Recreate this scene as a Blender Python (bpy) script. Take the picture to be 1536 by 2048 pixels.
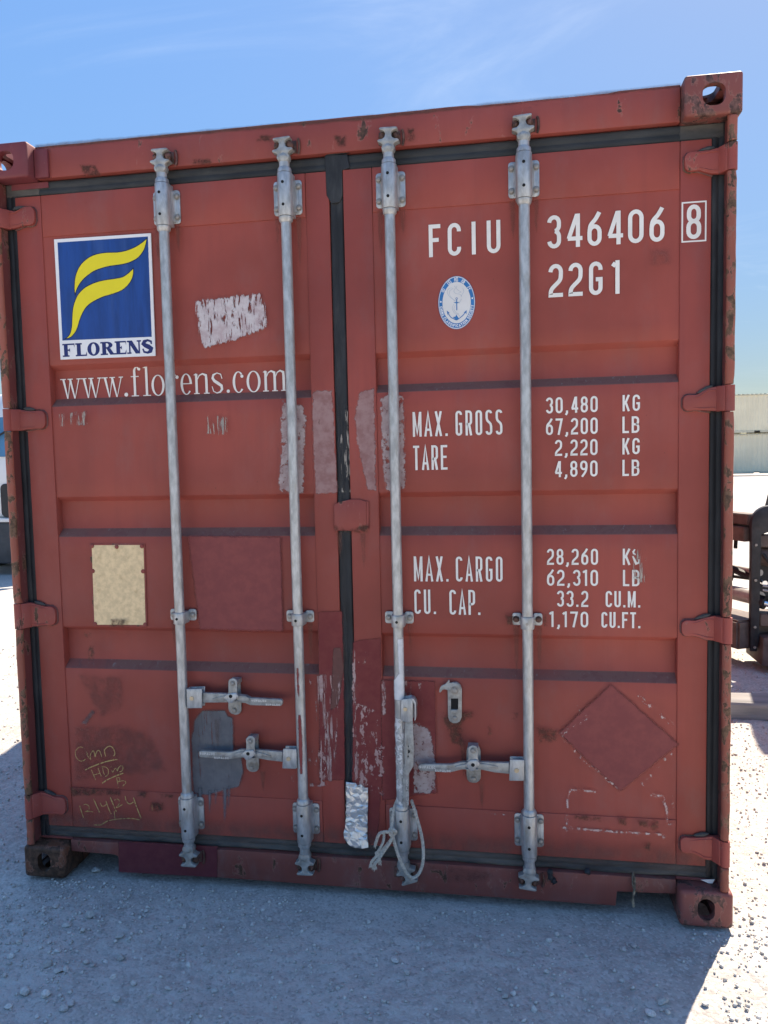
import bpy, bmesh, math, random
import numpy as np
from mathutils import Vector, Matrix, noise as mn

# ------------------------------------------------------------------ camera, sky, sun, exposure
SC = bpy.context.scene
for o in list(bpy.data.objects):
    bpy.data.objects.remove(o)
COL = SC.collection
cam_d = bpy.data.cameras.new('camera')
cam = bpy.data.objects.new('camera', cam_d)
COL.objects.link(cam)
cam_d.sensor_fit = 'VERTICAL'
cam_d.sensor_height = 36.0
cam_d.lens = 36.0 * 1515 / 2048
cam_d.clip_start = 0.05
cam_d.clip_end = 3000
cam.matrix_world = Matrix(((0.986578, 0.00966, 0.163002, 1.758096), (0.161879, 0.073012, -0.984106, -2.410201),
                           (-0.021408, 0.997284, 0.070468, 1.494577), (0, 0, 0, 1)))
SC.camera = cam

SUN_ELEV = math.radians(53)
SUN_DIR = Vector((0.462 * math.cos(SUN_ELEV), 0.887 * math.cos(SUN_ELEV), math.sin(SUN_ELEV))).normalized()   # towards the sun
world = bpy.data.worlds.new('World')
SC.world = world
world.use_nodes = True
wt = world.node_tree
wt.nodes.clear()
w_out = wt.nodes.new('ShaderNodeOutputWorld')
w_bg = wt.nodes.new('ShaderNodeBackground')
w_sky = wt.nodes.new('ShaderNodeTexSky')
w_sky.sky_type = 'NISHITA'
w_sky.sun_disc = False
w_sky.sun_elevation = SUN_ELEV
w_sky.sun_rotation = math.atan2(SUN_DIR.x, SUN_DIR.y)
w_sky.air_density = 1.0
w_sky.dust_density = 0.6
w_sky.ozone_density = 2.2
SKY_STRENGTH = 0.15
w_bg.inputs['Strength'].default_value = SKY_STRENGTH
# thin cirrus: wispy noise on the view direction, projected on a high layer
w_tc = wt.nodes.new('ShaderNodeTexCoord')
w_sep = wt.nodes.new('ShaderNodeSeparateXYZ')
wt.links.new(w_tc.outputs['Generated'], w_sep.inputs[0])
def wmath(op, a, b):
    n = wt.nodes.new('ShaderNodeMath'); n.operation = op
    for i, v in enumerate((a, b)):
        if v is None: continue
        if isinstance(v, (int, float)): n.inputs[i].default_value = v
        else: wt.links.new(v, n.inputs[i])
    return n.outputs[0]
zz = wmath('ADD', wmath('MAXIMUM', w_sep.outputs[2], 0.0), 0.12)
w_cmb = wt.nodes.new('ShaderNodeCombineXYZ')
wt.links.new(wmath('DIVIDE', w_sep.outputs[0], zz), w_cmb.inputs[0])
wt.links.new(wmath('DIVIDE', w_sep.outputs[1], zz), w_cmb.inputs[1])
w_map = wt.nodes.new('ShaderNodeMapping')
w_map.inputs['Rotation'].default_value = (0, 0, math.radians(25))
w_map.inputs['Scale'].default_value = (0.55, 1.5, 1)
wt.links.new(w_cmb.outputs[0], w_map.inputs[0])
w_n = wt.nodes.new('ShaderNodeTexNoise')
w_n.inputs['Scale'].default_value = 1.7
w_n.inputs['Detail'].default_value = 9
w_n.inputs['Roughness'].default_value = 0.62
w_n.inputs['Distortion'].default_value = 0.9
wt.links.new(w_map.outputs[0], w_n.inputs['Vector'])
w_r = wt.nodes.new('ShaderNodeMapRange')
w_r.inputs['From Min'].default_value = 0.5
w_r.inputs['From Max'].default_value = 0.95
w_r.inputs['To Max'].default_value = 0.34
w_r.interpolation_type = 'SMOOTHSTEP'
wt.links.new(w_n.outputs['Fac'], w_r.inputs['Value'])
w_hsv = wt.nodes.new('ShaderNodeHueSaturation')
w_hsv.inputs['Saturation'].default_value = 1.18
w_hsv.inputs['Value'].default_value = 1.0
# even out the great contrast of a clear sky a little: colour / (1 + luminance)
w_bw = wt.nodes.new('ShaderNodeRGBToBW')
wt.links.new(w_sky.outputs[0], w_bw.inputs[0])
w_div = wt.nodes.new('ShaderNodeVectorMath'); w_div.operation = 'SCALE'
wt.links.new(w_sky.outputs[0], w_div.inputs[0])
wt.links.new(wmath('DIVIDE', 1.0, wmath('ADD', wmath('MULTIPLY', w_bw.outputs[0], 1.1), 1.0)), w_div.inputs['Scale'])
wt.links.new(w_div.outputs[0], w_hsv.inputs['Color'])
w_mix = wt.nodes.new('ShaderNodeMix')
w_mix.data_type = 'RGBA'
wt.links.new(w_r.outputs[0], w_mix.inputs[0])
wt.links.new(w_hsv.outputs[0], w_mix.inputs[6])
w_mix.inputs[7].default_value = (1.5, 1.6, 1.7, 1)
wt.links.new(w_mix.outputs[2], w_bg.inputs['Color'])
wt.links.new(w_bg.outputs[0], w_out.inputs['Surface'])

sun_d = bpy.data.lights.new('sun', 'SUN')
sun_d.energy = 2.05
sun_d.angle = math.radians(0.5)
sun_d.color = (1.0, 0.87, 0.72)
sun = bpy.data.objects.new('sun', sun_d)
COL.objects.link(sun)
sun.rotation_euler = SUN_DIR.to_track_quat('Z', 'Y').to_euler()
sun.location = (6, 10, 14)

SC.view_settings.view_transform = 'Standard'
SC.view_settings.look = 'None'
SC.view_settings.gamma = 1
SC.view_settings.use_curve_mapping = False
SC.view_settings.exposure = 2.38
SC.cycles.transparent_max_bounces = 24
SC.cycles.max_bounces = 8

random.seed(7)
RNG = np.random.default_rng(7)

# ------------------------------------------------------------------ materials
def new_mat(name):
    m = bpy.data.materials.new(name)
    m.use_nodes = True
    nt = m.node_tree
    nt.nodes.clear()
    out = nt.nodes.new('ShaderNodeOutputMaterial')
    b = nt.nodes.new('ShaderNodeBsdfPrincipled')
    nt.links.new(b.outputs[0], out.inputs['Surface'])
    return m, nt, b, out

def tex_noise(nt, scale, detail=4, rough=0.55, stretch=None, dist=0.0, offset=0.0):
    tc = nt.nodes.new('ShaderNodeTexCoord')
    mp = nt.nodes.new('ShaderNodeMapping')
    if stretch: mp.inputs['Scale'].default_value = stretch
    mp.inputs['Location'].default_value = (offset, offset * 1.7, offset * 0.6)
    nt.links.new(tc.outputs['Object'], mp.inputs[0])
    n = nt.nodes.new('ShaderNodeTexNoise')
    n.inputs['Scale'].default_value = scale
    n.inputs['Detail'].default_value = detail
    n.inputs['Roughness'].default_value = rough
    n.inputs['Distortion'].default_value = dist
    nt.links.new(mp.outputs[0], n.inputs['Vector'])
    return n.outputs['Fac']

def ramp(nt, fac, lo, hi, a=0.0, b=1.0):
    r = nt.nodes.new('ShaderNodeMapRange')
    r.inputs['From Min'].default_value = lo
    r.inputs['From Max'].default_value = hi
    r.inputs['To Min'].default_value = a
    r.inputs['To Max'].default_value = b
    r.interpolation_type = 'SMOOTHSTEP'
    nt.links.new(fac, r.inputs['Value'])
    return r.outputs[0]

def mixc(nt, fac, a, b):
    m = nt.nodes.new('ShaderNodeMix')
    m.data_type = 'RGBA'
    for v, i in ((fac, 0), (a, 6), (b, 7)):
        if isinstance(v, (int, float)): m.inputs[i].default_value = v
        elif isinstance(v, tuple): m.inputs[i].default_value = (*v, 1)
        else: nt.links.new(v, m.inputs[i])
    return m.outputs[2]

def math2(nt, op, a, b=None):
    n = nt.nodes.new('ShaderNodeMath'); n.operation = op
    for i, v in enumerate((a, b)):
        if v is None: continue
        if isinstance(v, (int, float)): n.inputs[i].default_value = v
        else: nt.links.new(v, n.inputs[i])
    return n.outputs[0]

def bump(nt, b, height, dist=0.001, strength=0.5):
    n = nt.nodes.new('ShaderNodeBump')
    n.inputs['Distance'].default_value = dist
    n.inputs['Strength'].default_value = strength
    nt.links.new(height, n.inputs['Height'])
    nt.links.new(n.outputs[0], b.inputs['Normal'])

def mul(c, k): return tuple(x * k for x in c)

def paint(name, base, rust=0.0, rough=0.55, rustcol=(0.075, 0.04, 0.025), off=0.0, streak=0.35, chipscale=55, dust=0.22):
    m, nt, b, out = new_mat(name)
    big = ramp(nt, tex_noise(nt, 1.6, 5, 0.6, offset=off), 0.3, 0.7)
    c = mixc(nt, big, mul(base, 0.80), mul(base, 1.14))
    chalk = ramp(nt, tex_noise(nt, 2.6, 8, 0.68, (1, 1, 0.6), 0.3, off + 14), 0.5, 0.78, 0, 0.38)
    c = mixc(nt, chalk, c, (base[0] * 1.05 + 0.02, base[1] * 1.5 + 0.02, base[2] * 1.6 + 0.025))
    st = ramp(nt, tex_noise(nt, 1.0, 5, 0.6, (26, 26, 1.6), offset=off + 2), 0.42, 0.75, 0, streak)
    c = mixc(nt, st, c, (base[0] * 0.78, base[1] * 0.85, base[2] * 0.95))
    # grey road dust caught in the paint
    du = ramp(nt, tex_noise(nt, 7, 8, 0.7, (1, 1, 0.5), offset=off + 5), 0.48, 0.8, 0, dust)
    c = mixc(nt, du, c, (0.2, 0.15, 0.14))
    sp = ramp(nt, tex_noise(nt, 90, 3, 0.6, offset=off + 9), 0.72, 0.76)
    sp2 = math2(nt, 'MULTIPLY', sp, ramp(nt, tex_noise(nt, 3, 3, 0.5, offset=off + 11), 0.5, 0.62, 0, 0.75))
    c = mixc(nt, sp2, c, (0.08, 0.032, 0.022))
    fine = tex_noise(nt, 160, 3, 0.6)
    h = math2(nt, 'MULTIPLY', fine, 0.25)
    if rust > 0:
        rn = tex_noise(nt, chipscale / 3.2, 9, 0.66, (1, 1, 0.55), 0.4, off + 3)
        rf = ramp(nt, rn, 0.64 - rust * 0.28, 0.66 - rust * 0.28)
        rc = mixc(nt, ramp(nt, tex_noise(nt, 45, 6, 0.7), 0.35, 0.7), mul(rustcol, 0.55), mul(rustcol, 1.9))
        c = mixc(nt, rf, c, rc)
        h = math2(nt, 'ADD', h, math2(nt, 'MULTIPLY', math2(nt, 'MULTIPLY', rf, -1.0), 0.9))
        edge = math2(nt, 'MULTIPLY', ramp(nt, rn, 0.615 - rust * 0.28, 0.64 - rust * 0.28), math2(nt, 'SUBTRACT', 1.0, rf))
        c = mixc(nt, math2(nt, 'MULTIPLY', edge, 0.2), c, (0.5, 0.3, 0.24))
    nt.links.new(c, b.inputs['Base Color'])
    b.inputs['Roughness'].default_value = rough
    b.inputs['Specular IOR Level'].default_value = 0.35
    bump(nt, b, h, 0.0014, 0.45)
    return m

def simple(name, col, rough=0.6, metal=0.0, var=0.15, scale=20, spec=0.4, bumpd=0.0006, stretch=None, col2=None, thr=(0.45, 0.7)):
    m, nt, b, out = new_mat(name)
    n = tex_noise(nt, scale, 6, 0.6, stretch)
    c = mixc(nt, ramp(nt, n, 0.3, 0.7), mul(col, 1 - var), mul(col, 1 + var))
    if col2:
        c = mixc(nt, ramp(nt, tex_noise(nt, scale * 0.45, 7, 0.65, stretch, offset=4), *thr), c, col2)
    nt.links.new(c, b.inputs['Base Color'])
    b.inputs['Roughness'].default_value = rough
    b.inputs['Metallic'].default_value = metal
    b.inputs['Specular IOR Level'].default_value = spec
    bump(nt, b, n, bumpd, 0.5)
    return m

RED = (0.305, 0.063, 0.045)
M_DOOR = paint('red_door_paint', RED)
M_FRAME = paint('red_frame_paint', (0.28, 0.062, 0.048), rust=0.02, off=3)
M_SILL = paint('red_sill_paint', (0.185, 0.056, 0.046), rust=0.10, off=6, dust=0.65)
M_POST = paint('chipped_post_paint', (0.30, 0.09, 0.058), rust=0.42, off=9, chipscale=90, rustcol=(0.115, 0.065, 0.038))
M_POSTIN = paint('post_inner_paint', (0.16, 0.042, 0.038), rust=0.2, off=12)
M_CAST = paint('chipped_casting_paint', (0.22, 0.068, 0.056), rust=0.52, off=15, chipscale=70, rustcol=(0.10, 0.05, 0.042))
M_CASTR = paint('rusty_casting', (0.20, 0.075, 0.04), rust=0.72, off=18, chipscale=60, rustcol=(0.07, 0.036, 0.022))
M_CASTM = paint('maroon_casting_paint', (0.16, 0.036, 0.042), rust=0.06, off=20)
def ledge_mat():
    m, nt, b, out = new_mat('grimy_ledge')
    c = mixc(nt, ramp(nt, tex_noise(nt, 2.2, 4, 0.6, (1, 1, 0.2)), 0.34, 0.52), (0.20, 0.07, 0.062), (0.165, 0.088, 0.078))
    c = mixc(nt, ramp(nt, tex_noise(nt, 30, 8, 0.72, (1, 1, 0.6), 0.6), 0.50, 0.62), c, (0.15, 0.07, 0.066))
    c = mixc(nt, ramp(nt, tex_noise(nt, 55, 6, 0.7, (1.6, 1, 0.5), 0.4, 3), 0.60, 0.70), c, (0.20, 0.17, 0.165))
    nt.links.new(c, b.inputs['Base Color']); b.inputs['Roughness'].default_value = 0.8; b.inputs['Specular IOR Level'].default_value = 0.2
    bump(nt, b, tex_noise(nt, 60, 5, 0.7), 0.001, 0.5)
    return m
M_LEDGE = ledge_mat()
M_HINGE = paint('red_hinge_paint', (0.29, 0.064, 0.05), rust=0.14, off=25)
M_WELD = paint('weld_bead', (0.13, 0.05, 0.045), rust=0.3, off=28)
M_KEEP = paint('rusty_keeper', (0.12, 0.05, 0.04), rust=0.7, off=31, rustcol=(0.08, 0.04, 0.028))
M_GASKET = simple('black_rubber', (0.016, 0.018, 0.021), 0.62, var=0.35, scale=30, stretch=(1, 1, 0.3), col2=(0.06, 0.062, 0.062), thr=(0.52, 0.85))
M_GASKETT = simple('weathered_rubber', (0.026, 0.03, 0.033), 0.75, var=0.3, scale=22, stretch=(0.3, 1, 1), col2=(0.075, 0.075, 0.072), thr=(0.45, 0.8))
M_GASKETD = simple('dusty_rubber', (0.045, 0.047, 0.048), 0.8, var=0.3, scale=30, stretch=(0.3, 1, 1), col2=(0.13, 0.12, 0.105), thr=(0.40, 0.72))
M_GALV = simple('galvanised_steel', (0.43, 0.445, 0.445), 0.42, 0.5, var=0.24, scale=60, col2=(0.33, 0.31, 0.27), thr=(0.52, 0.78), stretch=(1, 1, 0.35))
M_GALVD = simple('dirty_galvanised_steel', (0.34, 0.345, 0.33), 0.48, 0.4, var=0.25, scale=45, col2=(0.22, 0.19, 0.15), thr=(0.5, 0.75))
M_BOLT = simple('zinc_bolt', (0.29, 0.275, 0.25), 0.5, 0.4, var=0.2, scale=60, col2=(0.16, 0.12, 0.08), thr=(0.5, 0.7))
M_EMBOSS = simple('rubbed_raised_letters', (0.66, 0.66, 0.64), 0.4, 0.3, var=0.1)
M_RIVET = simple('brass_rivet', (0.55, 0.45, 0.3), 0.4, 0.5, var=0.1)
M_HOLE = simple('dark_hole', (0.006, 0.006, 0.006), 0.8, var=0.1)
M_WHITE = simple('white_lettering', (0.80, 0.775, 0.71), 0.5, var=0.05, scale=12, col2=(0.55, 0.47, 0.41), thr=(0.58, 0.8), bumpd=0.0002)
M_SIGNW = simple('white_sign_film', (0.80, 0.80, 0.79), 0.4, var=0.03, scale=9, bumpd=0.0001)
M_SIGNB = simple('blue_sign_film', (0.010, 0.055, 0.24), 0.4, var=0.2, scale=14, stretch=(3, 1, 0.4), col2=(0.03, 0.08, 0.26), thr=(0.5, 0.8), bumpd=0.0001)
M_SIGNY = simple('yellow_sign_film', (0.80, 0.68, 0.015), 0.4, var=0.03, scale=9, bumpd=0.0001)
M_SIGNK = simple('navy_outline_film', (0.012, 0.016, 0.05), 0.45, var=0.1, bumpd=0.0001)
M_NAVY = simple('navy_lettering', (0.012, 0.022, 0.13), 0.45, var=0.1, bumpd=0.0001)
M_EMBB = simple('emblem_blue', (0.03, 0.17, 0.42), 0.45, var=0.1, bumpd=0.0001)
M_EMBG = simple('emblem_grey_line', (0.38, 0.45, 0.52), 0.5, var=0.1, bumpd=0.0001)
M_EMBW = simple('emblem_white', (0.70, 0.69, 0.66), 0.5, var=0.04, scale=20, bumpd=0.0001)
M_BRASS = simple('weathered_brass_plate', (0.74, 0.57, 0.33), 0.5, 0.15, var=0.12, scale=60, col2=(0.50, 0.35, 0.17), thr=(0.52, 0.78), bumpd=0.0005)
M_ROPE = simple('pale_rope', (0.50, 0.46, 0.39), 0.9, var=0.25, scale=120)
M_ROOF = paint('roof_paint', (0.30, 0.10, 0.08), off=40, dust=0.8)
M_DARKST = simple('dark_machine_steel', (0.03, 0.032, 0.038), 0.5, 0.2, var=0.3, scale=12, col2=(0.10, 0.075, 0.06), thr=(0.55, 0.8))
M_BROWNST = simple('brown_machine_steel', (0.135, 0.10, 0.085), 0.6, 0.1, var=0.3, scale=10, col2=(0.22, 0.19, 0.16), thr=(0.5, 0.75))
M_CHROME = simple('chrome_rod', (0.75, 0.76, 0.78), 0.18, 1.0, var=0.04, bumpd=0.0)
M_GREYST = simple('grey_tube', (0.42, 0.40, 0.38), 0.45, 0.3, var=0.15)
M_HOSE = simple('black_hose', (0.014, 0.014, 0.016), 0.45, var=0.2)
M_TEAL = simple('dark_teal_mast', (0.03, 0.055, 0.065), 0.5, 0.1, var=0.2)
M_TYRE = simple('tyre_rubber', (0.02, 0.02, 0.02), 0.85, var=0.3)
M_BEAM = simple('weathered_beam', (0.24, 0.23, 0.22), 0.85, var=0.25, scale=9, stretch=(0.25, 2, 2), col2=(0.34, 0.31, 0.28), bumpd=0.003)
M_CREAM = simple('cream_container_paint', (0.78, 0.715, 0.52), 0.55, var=0.06, scale=0.8, bumpd=0.0002)
M_CREAMD = simple('cream_rail_paint', (0.58, 0.54, 0.40), 0.55, var=0.1, scale=1.5, bumpd=0.0002)
M_TRUCKW = simple('white_truck_paint', (0.78, 0.78, 0.76), 0.3, var=0.02, scale=2, bumpd=0.0)
M_TRUCKB = simple('painted_sky_glass', (0.10, 0.24, 0.38), 0.12, var=0.1, scale=2, bumpd=0.0)  # base colour holds the blue of the sky mirrored in the windshield
M_BLACKP = simple('black_plastic', (0.02, 0.022, 0.026), 0.5, var=0.15)
M_BUMPER = simple('dark_bumper', (0.06, 0.065, 0.07), 0.6, var=0.2, scale=5)

def foil_mat():
    m, nt, b, out = new_mat('crumpled_foil')
    n = tex_noise(nt, 70, 6, 0.65, dist=1.5)
    c = mixc(nt, ramp(nt, n, 0.4, 0.7), (0.72, 0.73, 0.74), (0.80, 0.76, 0.66))
    nt.links.new(c, b.inputs['Base Color'])
    b.inputs['Metallic'].default_value = 0.75
    b.inputs['Roughness'].default_value = 0.36
    bump(nt, b, n, 0.0015, 0.5)
    return m
M_FOIL = foil_mat()

def galv_streak():
    return M_GALV

# ragged sheet material: opacity from signed distance attribute + noise
def patch_mat(name, col, col2=None, amp=0.02, nscale=60, stretch=(1, 1, 1), soft=0.003, cov=None, cscale=40, cstretch=(1, 1, 1),
              opacity=1.0, rough=0.6, off=0.0, csoft=0.05):
    m, nt, b, out = new_mat(name)
    n = tex_noise(nt, 30, 6, 0.65, offset=off)
    c = mixc(nt, ramp(nt, n, 0.35, 0.68), col, col2 or mul(col, 0.8))
    nt.links.new(c, b.inputs['Base Color'])
    b.inputs['Roughness'].default_value = rough
    b.inputs['Specular IOR Level'].default_value = 0.3
    at = nt.nodes.new('ShaderNodeAttribute'); at.attribute_name = 'edge'
    en = tex_noise(nt, nscale, 6, 0.65, stretch, offset=off + 1)
    e = math2(nt, 'ADD', at.outputs['Fac'], math2(nt, 'MULTIPLY', math2(nt, 'SUBTRACT', en, 0.5), amp))
    a = ramp(nt, e, -soft, soft)
    if cov is not None:
        cn = tex_noise(nt, cscale, 8, 0.7, cstretch, 0.3, off + 6)
        a = math2(nt, 'MULTIPLY', a, ramp(nt, cn, cov - csoft, cov + csoft))
    if opacity < 1: a = math2(nt, 'MULTIPLY', a, opacity)
    tr = nt.nodes.new('ShaderNodeBsdfTransparent')
    mx = nt.nodes.new('ShaderNodeMixShader')
    nt.links.new(a, mx.inputs[0])
    nt.links.new(tr.outputs[0], mx.inputs[1])
    nt.links.new(b.outputs[0], mx.inputs[2])
    nt.links.new(mx.outputs[0], out.inputs['Surface'])
    return m

# ------------------------------------------------------------------ mesh helpers
class MB:
    def __init__(self):
        self.v = []; self.f = []; self.m = []
    def add(self, vs, fs, mi=0):
        o = len(self.v)
        self.v += [tuple(x) for x in vs]
        self.f += [tuple(i + o for i in q) for q in fs]
        self.m += [mi] * len(fs)
    def from_bm(self, bm, mi=0):
        bm.verts.index_update()
        self.add([v.co[:] for v in bm.verts], [[v.index for v in f.verts] for f in bm.faces], mi)
        bm.free()
    def prism(self, poly, a, b, axis='y', bevel=0.0, seg=1, mi=0):
        """poly: 2-D loop; extruded along axis from a to b"""
        def P(p, t):
            return {'y': (p[0], t, p[1]), 'z': (p[0], p[1], t), 'x': (t, p[0], p[1])}[axis]
        bm = bmesh.new()
        va = [bm.verts.new(P(p, a)) for p in poly]
        vb = [bm.verts.new(P(p, b)) for p in poly]
        n = len(poly)
        bm.faces.new(va); bm.faces.new(vb[::-1])
        for i in range(n):
            bm.faces.new((va[i], vb[i], vb[(i + 1) % n], va[(i + 1) % n]))
        bmesh.ops.recalc_face_normals(bm, faces=bm.faces)
        if bevel > 0:
            es = [e for e in bm.edges if len(e.link_faces) == 2 and e.calc_face_angle(0) > math.radians(25)]
            bmesh.ops.bevel(bm, geom=es, offset=bevel, segments=seg, affect='EDGES', profile=0.5, clamp_overlap=True)
        self.from_bm(bm, mi)
    def box(self, x0, x1, y0, y1, z0, z1, bevel=0.0, seg=1, mi=0):
        self.prism([(x0, z0), (x1, z0), (x1, z1), (x0, z1)], y0, y1, 'y', bevel, seg, mi)
    def tube(self, path, r, n=8, caps=True, mi=0):
        path = [Vector(p) for p in path]
        k = len(path)
        rr = r if isinstance(r, (list, tuple)) else [r] * k
        vs = []; fs = []
        t0 = (path[1] - path[0]).normalized()
        up = Vector((0, 0, 1)) if abs(t0.z) < 0.9 else Vector((1, 0, 0))
        u = t0.cross(up).normalized()
        for i in range(k):
            t = (path[min(i + 1, k - 1)] - path[max(i - 1, 0)]).normalized()
            u = (u - t * u.dot(t)).normalized()
            w = t.cross(u)
            for j in range(n):
                a = 2 * math.pi * j / n
                vs.append(path[i] + (u * math.cos(a) + w * math.sin(a)) * rr[i])
        for i in range(k - 1):
            for j in range(n):
                fs.append((i * n + j, i * n + (j + 1) % n, (i + 1) * n + (j + 1) % n, (i + 1) * n + j))
        if caps:
            fs.append(tuple(range(n - 1, -1, -1))); fs.append(tuple(range((k - 1) * n, k * n)))
        self.add(vs, fs, mi)
    def cyl(self, p0, p1, r0, r1=None, n=16, mi=0):
        self.tube([p0, p1], [r0, r0 if r1 is None else r1], n, True, mi)
    def build(self, name, mat, parent=None, label=None, kind=None, sharp=35):
        me = bpy.data.meshes.new(name)
        me.from_pydata(self.v, [], self.f)
        for m in (mat if isinstance(mat, (list, tuple)) else [mat]): me.materials.append(m)
        if any(self.m): me.polygons.foreach_set('material_index', self.m)
        me.polygons.foreach_set('use_smooth', [True] * len(me.polygons))
        me.update()
        me.set_sharp_from_angle(angle=math.radians(sharp))
        return link(name, me, parent, label, kind)

def link(name, me, parent=None, label=None, kind=None):
    o = bpy.data.objects.new(name, me)
    COL.objects.link(o)
    if parent is not None:
        o.parent = parent
        if parent.type == 'EMPTY': o.matrix_parent_inverse = Matrix.Translation(-Vector(parent.location))
    if label: o['label'] = label
    if kind: o['kind'] = kind
    return o

def empty(name, loc, label, cat, group=None):
    o = bpy.data.objects.new(name, None)
    o.empty_display_size = 0.2
    COL.objects.link(o)
    o.location = loc
    return tag(o, label, cat, group)

def tag(o, label, cat, group=None):
    o['label'] = label; o['category'] = cat
    if group: o['group'] = group
    return o

def rrect(x0, x1, z0, z1, r, n=4):
    out = []
    for cx, cz, a0 in ((x1 - r, z1 - r, 0), (x0 + r, z1 - r, 90), (x0 + r, z0 + r, 180), (x1 - r, z0 + r, 270)):
        for i in range(n + 1):
            a = math.radians(a0 + 90 * i / n)
            out.append((cx + r * math.cos(a), cz + r * math.sin(a)))
    return out

def circle(cx, cz, r, n=24, rz=None):
    return [(cx + r * math.cos(2 * math.pi * i / n), cz + (rz or r) * math.sin(2 * math.pi * i / n)) for i in range(n)]

def smooth(pts, n=6, closed=False):
    """Catmull-Rom through 2-D or 3-D points"""
    P = [Vector(p) if len(p) == 3 else Vector((p[0], p[1], 0)) for p in pts]
    k = len(P); out = []
    for i in range(k if closed else k - 1):
        a, b, c, d = (P[(i - 1) % k] if closed or i > 0 else P[0]), P[i], P[(i + 1) % k], (P[(i + 2) % k] if closed or i + 2 < k else P[-1])
        for j in range(n):
            t = j / n
            out.append(0.5 * ((2 * b) + (c - a) * t + (2 * a - 5 * b + 4 * c - d) * t * t + (3 * b - a - 3 * c + d) * t ** 3))
    if not closed: out.append(P[-1])
    return [tuple(p) if len(pts[0]) == 3 else (p.x, p.y) for p in out]

# flat film: filled polygon on a plane facing -y
def film(mb, poly, y, mi=0):
    bm = bmesh.new()
    vs = [bm.verts.new((p[0], y, p[1])) for p in poly]
    f = bm.faces.new(vs)
    f.normal_update()
    if f.normal.y > 0: f.normal_flip()
    bmesh.ops.triangulate(bm, faces=[f])
    mb.from_bm(bm, mi)

# thin printed/painted shape with real thickness: front film and a rim back to the panel
def slab(mb, poly, y, t=0.0006, mi=0):
    mb.prism(poly, y, y + t, 'y', 0, 1, mi)

def stroke(mb, pts, w, y, closed=False, mi=0):
    """strip of constant or varying width along a polyline in the xz plane, mitred, facing -y"""
    k = len(pts)
    ww = w if isinstance(w, (list, tuple)) else [w] * k
    L = []; R = []
    for i in range(k):
        p = Vector(pts[i])
        a = Vector(pts[(i - 1) % k]) if (closed or i > 0) else None
        b = Vector(pts[(i + 1) % k]) if (closed or i < k - 1) else None
        d0 = (p - a).normalized() if a is not None and (p - a).length > 1e-9 else None
        d1 = (b - p).normalized() if b is not None and (b - p).length > 1e-9 else None
        if d0 is None: d0 = d1
        if d1 is None: d1 = d0
        n0 = Vector((-d0.y, d0.x)); n1 = Vector((-d1.y, d1.x))
        m = n0 + n1
        if m.length < 1e-6: m = n0
        m.normalize()
        s = ww[i] / 2 / max(0.45, m.dot(n0))
        L.append(p + m * s); R.append(p - m * s)
    vs = [(q.x, y, q.y) for q in L] + [(q.x, y, q.y) for q in R]
    fs = []
    for i in range(k if closed else k - 1):
        j = (i + 1) % k
        fs.append((i, j, k + j, k + i))
    # make them face -y
    out = []
    for q in fs:
        a, b, c = (Vector(vs[q[0]]), Vector(vs[q[1]]), Vector(vs[q[2]]))
        nrm = (b - a).cross(c - a)
        out.append(q if nrm.y < 0 else q[::-1])
    mb.add(vs, out, mi)

# ------------------------------------------------------------------ condensed painted lettering
def arc(cx, cz, rx, rz, a0, a1, n=10):
    return [(cx + rx * math.cos(math.radians(a0 + (a1 - a0) * i / n)), cz + rz * math.sin(math.radians(a0 + (a1 - a0) * i / n))) for i in range(n + 1)]

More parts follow.
